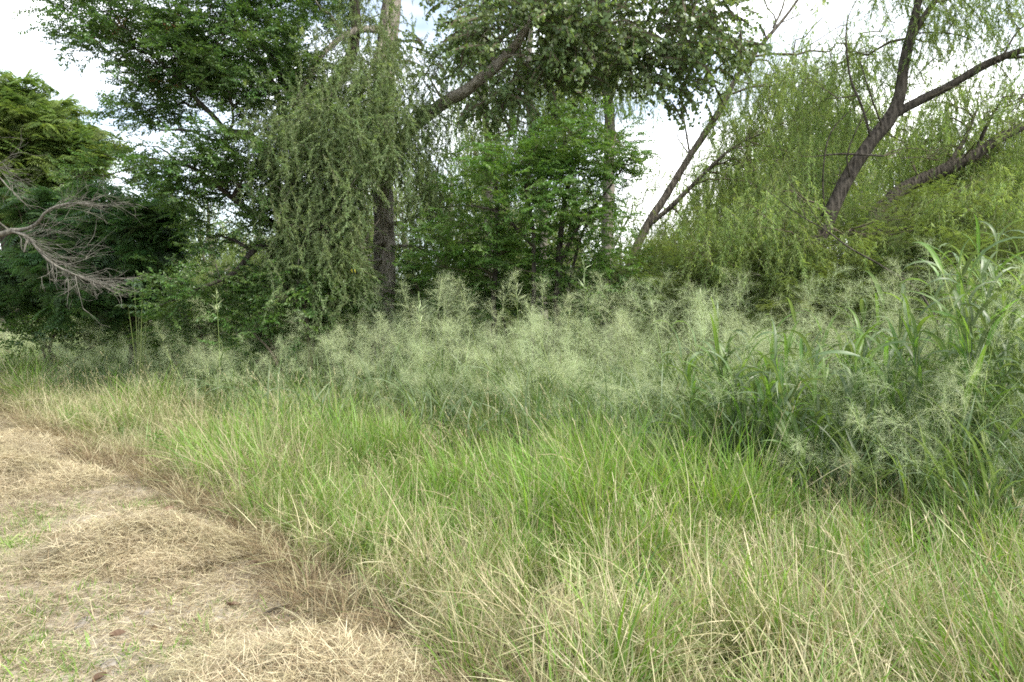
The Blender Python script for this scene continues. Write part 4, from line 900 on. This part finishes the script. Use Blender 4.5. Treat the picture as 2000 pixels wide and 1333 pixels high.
# --- tall seeding grass
def panicle_stalk(r, H, mats):
    """a tall culm that carries an open airy seed head and a few leaves"""
    mb = Mesh(); az = r.uniform(0, 6.28); bend = r.uniform(.3, 1.5)
    p = blades(mb, [(0, 0, 0)], az, H, r.uniform(.0, .15), bend, .0045, 8, 1, taper=9)[0]
    m = 3
    for j in range(m):
        i = r.integers(2, 6); blades(mb, [p[i]], r.uniform(0, 6.28), r.uniform(.3, .55), .35, r.uniform(.8, 1.9), r.uniform(.010, .018), 6, 2, fold=.25, uv=False)
    top, d = p[-1], nrm(p[-1] - p[-2]); L0 = r.uniform(.30, .50); nb = int(r.integers(44, 72))
    t = r.uniform(0, 1, nb) ** 1.2; b = top + d * (L0 * .8 * t[:, None]); w = .0004
    s0 = nrm(np.cross(d, (0, 0, 1.0)) + 1e-3); mb.add([top - s0 * .0015, top + s0 * .0015, top + d * L0], [[0, 1, 2]], 1)
    bd = nrm(r.normal(0, 1, (nb, 3)) * .85 + d * .8 + np.array((0, 0, .1))); bl = L0 * .60 * (1 - .5 * t) * r.uniform(.35, 1.2, nb)
    mid = b + bd * bl[:, None] * .5; end = b + bd * bl[:, None] + np.array((0, 0, -.3)) * bl[:, None] * .8 + r.normal(0, .12, (nb, 3)) * bl[:, None]
    sd = nrm(np.cross(bd, r.normal(0, 1, (nb, 3)))) * w
    v = np.stack([b - sd, b + sd, mid + sd, mid - sd, end + sd * .6, end - sd * .6], 1).reshape(-1, 3); k = np.arange(nb)[:, None] * 6
    mb.add(v, np.concatenate([k + [0, 1, 2, 3], k + [3, 2, 4, 5]]), 0)
    ns = 10; q = r.uniform(.3, 1, (nb, ns, 1)) ** .8; sp = np.where(q < .5, b[:, None] + (mid - b)[:, None] * q * 2, mid[:, None] + (end - mid)[:, None] * (q * 2 - 1)).reshape(-1, 3)
    sdv = nrm(np.repeat(bd, ns, 0) + r.normal(0, .7, (nb * ns, 3)))
    tip = sp + sdv * r.uniform(.012, .06, (nb * ns, 1)); ww = nrm(np.cross(sdv, r.normal(0, 1, (nb * ns, 3)))) * .0004
    mb.add(np.stack([sp - ww, sp + ww, tip], 1).reshape(-1, 3), np.arange(nb * ns * 3).reshape(-1, 3), 0)
    leaves(mb, tip, sdv + np.array((0, 0, -.3)), r.normal(0, 1, (nb * ns, 3)), .0040, .0019, 0)
    return mb.mesh('seed_stalk', mats)
pmats = [M['panicle'], M['culm'], M['blade_blue']]
source('seed_stalk', [panicle_stalk(rs, rs.uniform(.95, 1.45), pmats) for i in range(9)])
def tall_tuft(r, n, mats, h0, h1, w0, w1, rad=.14, fold=.25):
    mb = Mesh(); a = r.uniform(0, 6.28, n); q = rad * np.sqrt(r.random(n)); b = np.stack([q * np.cos(a), q * np.sin(a), np.full(n, -.05)], -1)
    blades(mb, b, a + r.normal(0, .6, n), r.uniform(h0, h1, n), r.uniform(.05, .4, n), r.uniform(.5, 2.1, n), r.uniform(w0, w1, n), 9, 0, fold=fold, power=2.0, twist=r.normal(0, .6, n), uv=True)
    return mb.mesh('tall_tuft', mats, uv=True)
source('tall_tuft', [tall_tuft(rs, 20, [M['blade_blue']], .6, 1.3, .018, .032) for i in range(5)])
source('tall_tuft_green', [tall_tuft(rs, 20, [M['blade_green']], .5, 1.15, .010, .02) for i in range(4)])

x, y = rnd(60000, -34, 14, 2.5, 42); tl = in_tall(x, y)
hh = np.clip(1.02 + (x + 4) / 40, .96, 1.1)
dens = np.clip(8 / y, .3, 1)
keep = (tl > -.1) & (tl < 6.0) & in_view(x, y, 1.0)
x, y, tl, hh, dens = [q[keep] for q in (x, y, tl, hh, dens)]; n = len(x); P = np.stack([x, y, hz(x, y)], -1)
u = RNG.random(n); pat = blot(x, y, 1.4, 51)
m = u < .16 * dens
scatter('tall_grass', 'tall_tuft', P[m], zrot(m.sum(), .12), (RNG.uniform(.7, 1.15, n) * hh * np.clip(.75 + tl * .5, .6, 1.05))[m])
m = (u > .2) & (u < .2 + .07 * dens)
scatter('tall_green_grass', 'tall_tuft_green', P[m], zrot(m.sum(), .12), (RNG.uniform(.7, 1.1, n) * hh * np.clip(.75 + tl * .5, .6, 1.0))[m])
u = RNG.random(n)
m = (u < .68 * np.minimum(dens * 1.3, 1) * (.5 + .8 * pat) * (2.1 + 1.1 * (tl < 1.6)) * np.where(x > 2.2, .42, np.where(x > 1.2, .75, 1))) & (tl > .1)
scatter('seeding_grass', 'seed_stalk', P[m], zrot(m.sum(), .24), (RNG.uniform(.42, 1.22, n) * hh * np.clip(.68 + tl * .3, .6, 1.1))[m])

# --- single broad-leaved clumps at the front of the tall grass
def leaf_mesh(r, L0, W0, bend, mat):
    mb = Mesh(); blades(mb, [(0, 0, 0)], 0, L0, .35, bend, W0, 8, 0, fold=.3, power=1.6, twist=r.normal(0, .7), uv=True)
    return mb.mesh('leaf', [mat], True, True)
BL = [leaf_mesh(rs, rs.uniform(.7, 1.15), rs.uniform(.026, .040), rs.uniform(.8, 2.2), M['blade_blue']) for i in range(8)]
GRP = 'broad-leaved grass clumps along the front of the tall grass'
LABS = {420: 'broad-leaved grass clump farthest left along the front of the tall grass', 560: 'dense blue-green grass clump with fanned blades left of the seed heads', 640: 'blue-green grass clump just right of the densest fanned clump'}
for px, py, n, s in ((420, 735, 12, .95), (500, 745, 14, .95), (560, 755, 18, .95), (610, 755, 16, 1.0), (640, 760, 14, .9), (900, 800, 14, .95), (1000, 815, 14, 1.0), (1060, 800, 18, 1.15), (1120, 800, 18, 1.15), (1180, 815, 14, 1.05), (1230, 840, 14, .95),
                     (1400, 860, 14, .95), (1470, 870, 15, .95), (1560, 885, 15, .9), (1640, 900, 16, .95), (1720, 915, 16, .95), (1800, 930, 16, .95), (1880, 945, 15, .95), (1960, 960, 15, .95)):
    d = 1.62 * F / (py + 112 - 620); p = at(px, py, d); p[2] = hz(p[0], p[1])
    lab = LABS.get(px, 'clump of broad arching blue-green grass blades among the seed heads'if px < 1300 else 'clump of broad dull blue-green blades low at the right front')
    e = empty('grass_clump', p, lab, 'grass clump', GRP if px not in LABS else None)
    for k in range(n):
        o = link('leaf', BL[RNG.integers(0, 8)], e); o.location = (RNG.normal(0, .08), RNG.normal(0, .08), RNG.uniform(-.02, .1)); o.rotation_euler = (RNG.normal(0, .2), RNG.normal(-.15, .25), RNG.uniform(0, 6.28)); o.scale = (s, s, s * RNG.uniform(.85, 1.15))

# --- tall cane grass at the right
def stalk_mesh(r, H):
    mb = Mesh(); a = r.uniform(0, 6.28); b = r.uniform(.1, .5); t = np.linspace(0, 1, 9)
    p = np.stack([np.cos(a) * b * H * .35 * t ** 1.8, np.sin(a) * b * H * .35 * t ** 1.8, H * t], -1)
    tube(mb, p, np.linspace(.008, .0035, 9), 5)
    return mb.mesh('stalk', [M['culm']], True), p
ST = [stalk_mesh(rs, 1.9) for i in range(5)]
CL = [leaf_mesh(rs, rs.uniform(.38, .66), rs.uniform(.026, .042), rs.uniform(1.2, 2.7), M['blade_green' if i % 3 == 0 else 'blade_blue']) for i in range(9)]
def cane(p, H, lab, grp, lean=(0, 0), nl=None, rz=None):
    e = empty('cane_plant', p, lab, 'cane plant', grp, RNG.uniform(0, 6.28)); e.rotation_euler = (lean[0] + RNG.normal(0, .09), lean[1] + RNG.normal(0, .09), RNG.uniform(0, 6.28) if rz is None else rz)
    me, q = ST[RNG.integers(0, 5)]; k = H / 1.9
    o = link('stalk', me, e); o.scale = (k, k, k)
    nl = nl or RNG.integers(10, 14); az = RNG.uniform(0, 6.28)
    for j in range(nl):
        t = .28 + .72 * (j + RNG.uniform(0, .6)) / nl; t = min(t, 1.0)
        pos = np.array([np.interp(t, np.linspace(0, 1, 9), q[:, c]) for c in range(3)]) * k
        o = link('leaf', CL[RNG.integers(0, 9)], e); o.location = pos; az += 3.14 + RNG.normal(0, .5)
        s = RNG.uniform(.8, 1.2); o.rotation_euler = (RNG.normal(0, .12), RNG.normal(-.1, .2), az); o.scale = (s, s, s)
GRP = 'tall cane grass standing at the right edge'
for i in range(72):
    px = RNG.uniform(1770, 2120); d = RNG.uniform(5.3, 7.2); p = at(px, 700, d); p[2] = hz(p[0], p[1])
    top = np.interp(px, [1750, 1820, 1900, 1990, 2120], [620, 545, 470, 475, 470]) + RNG.uniform(-10, 190)
    cane(p, max(1.0, at(px, top, d)[2] * 1.0), 'tall broad-leaved cane with pale ribbed arching leaves at the right edge', GRP)
for i in range(64):
    px = RNG.uniform(1360, 1800); d = RNG.uniform(5.4, 7.4) + (1800 - px) / 440 * 1.0; p = at(px, 700, d); p[2] = hz(p[0], p[1])
    cane(p, RNG.uniform(.8, 1.45), 'leafy dull green cane plant of medium height among the seed heads at the right', 'leafy canes of medium height at the right')
for px, d, top in ((1320, 8.6, 650), (1480, 8.0, 640), (1610, 7.2, 620), (1680, 7.0, 560), (1560, 7.6, 610), (1390, 8.2, 600), (1730, 6.6, 560), (1650, 7.6, 590)):
    p = at(px, 700, d); p[2] = hz(p[0], p[1]); cane(p, at(px, top, d)[2], 'single cane plant with green drooping leaves rising out of the seed heads', 'taller canes scattered in the seed heads', nl=6)
cane(at(1930, 700, 6.2) * np.array((1, 1, 0)), 2.0, 'long cane leaning far over to the left out of the cane grass', None, (.05, -.85), 8, 0.0)
# tall lone seed stalks standing above the rest
for px, d, top, lab in ((1143, 8.6, 500, 'tallest lone pale seed stalk standing straight above the seed heads in the middle'), (1010, 9.0, 535, 'thin lone seed stalk left of the tallest lone stalk, before the multi-stem tree'),
                        (1370, 7.8, 560, 'lone seed stalk rising before the olive feathery shrub'), (820, 9.8, 565, 'lone seed stalk rising just right of the foot of the big trunk'), (425, 11.4, 560, 'lone bristly seed stalk at the left under the dark broadleaf tree')):
    p = at(px, 700, d); p[2] = hz(p[0], p[1]); H = at(px, top, d)[2]
    mb = Mesh(); q = smooth_line(np.array([(0, 0, 0), (.03, 0, H * .5), (-.02, .02, H)]), 10); tube(mb, q, np.linspace(.005, .002, 10), 5)
    e = empty('seed_stalk', p, lab, 'grass stalk'); link('culm', mb.mesh('culm', [M['culm']], True), e)
    hb = Mesh(); n = 30; t = RNG.uniform(.78, 1, n); b = np.stack([np.interp(t, np.linspace(0, 1, 10), q[:, c]) for c in range(3)], -1)
    dd = nrm(np.stack([RNG.normal(0, .6, n), RNG.normal(0, .6, n), np.full(n, .7)], -1)); ln = RNG.uniform(.04, .2, n) * (1.2 - t) * 2.6
    leaves(hb, b, dd, RNG.normal(0, 1, (n, 3)), ln, .0008, 0)
    for k in range(2): leaves(hb, b + dd * (ln * RNG.uniform(.2, 1, n))[:, None], dd + RNG.normal(0, .5, (n, 3)), RNG.normal(0, 1, (n, 3)), .007, .003, 0)
    link('seed_head', hb.mesh('seed_head', [M['panicle']]), e)
    for k in range(3):
        o = link('leaf', BL[RNG.integers(0, 8)], e); o.location = tuple(q[2 + k]); o.rotation_euler = (0, 0, RNG.uniform(0, 6.28)); o.scale = (.6, .6, .6)
for nm, lab, cat in (('ground', 'dark earth under the grass and trees', 'ground'), ('path', 'pale dry mown path covered in cut straw', 'path'), ('far_wood', 'pale green distant wood closing the view behind the trees', 'wood'),
                     ('straw_litter', 'fine pale cut straw strewn flat over the path', 'straw'), ('brown_litter', 'short brown plant scraps along the path and its edge', 'litter'), ('path_sprouts', 'small green grass sprouts in patches on the path', 'grass'),
                     ('matted_grass', 'matted brown dead grass along the edge of the path', 'grass'), ('green_grass', 'fresh green knee-high grass between path and tall grass', 'grass'), ('olive_grass', 'dull olive half-dry grass between path and tall grass', 'grass'),
                     ('dry_grass', 'pale straw-coloured dry grass near the camera and the path', 'grass'), ('dry_stems', 'thin pale dry stems with small heads above the grass', 'grass'), ('tangled_grass', 'fallen crossing straws tangled in the grass', 'grass'),
                     ('broad_blades', 'scattered broad green blades in the short grass', 'grass'), ('weeds', 'small broad-leaved weeds hidden between the blades', 'weeds'), ('tall_grass', 'tall arching blue-green grass blades under the seed heads', 'grass'),
                     ('tall_green_grass', 'tall fresh green grass blades mixed into the tall grass', 'grass'), ('seeding_grass', 'pale airy seed heads forming a haze over the tall grass', 'grass')):
    o = D.objects.get(nm)
    if o: tag(o, lab, cat)
print('INSTANCES', NINST, 'OBJECTS', len(D.objects))
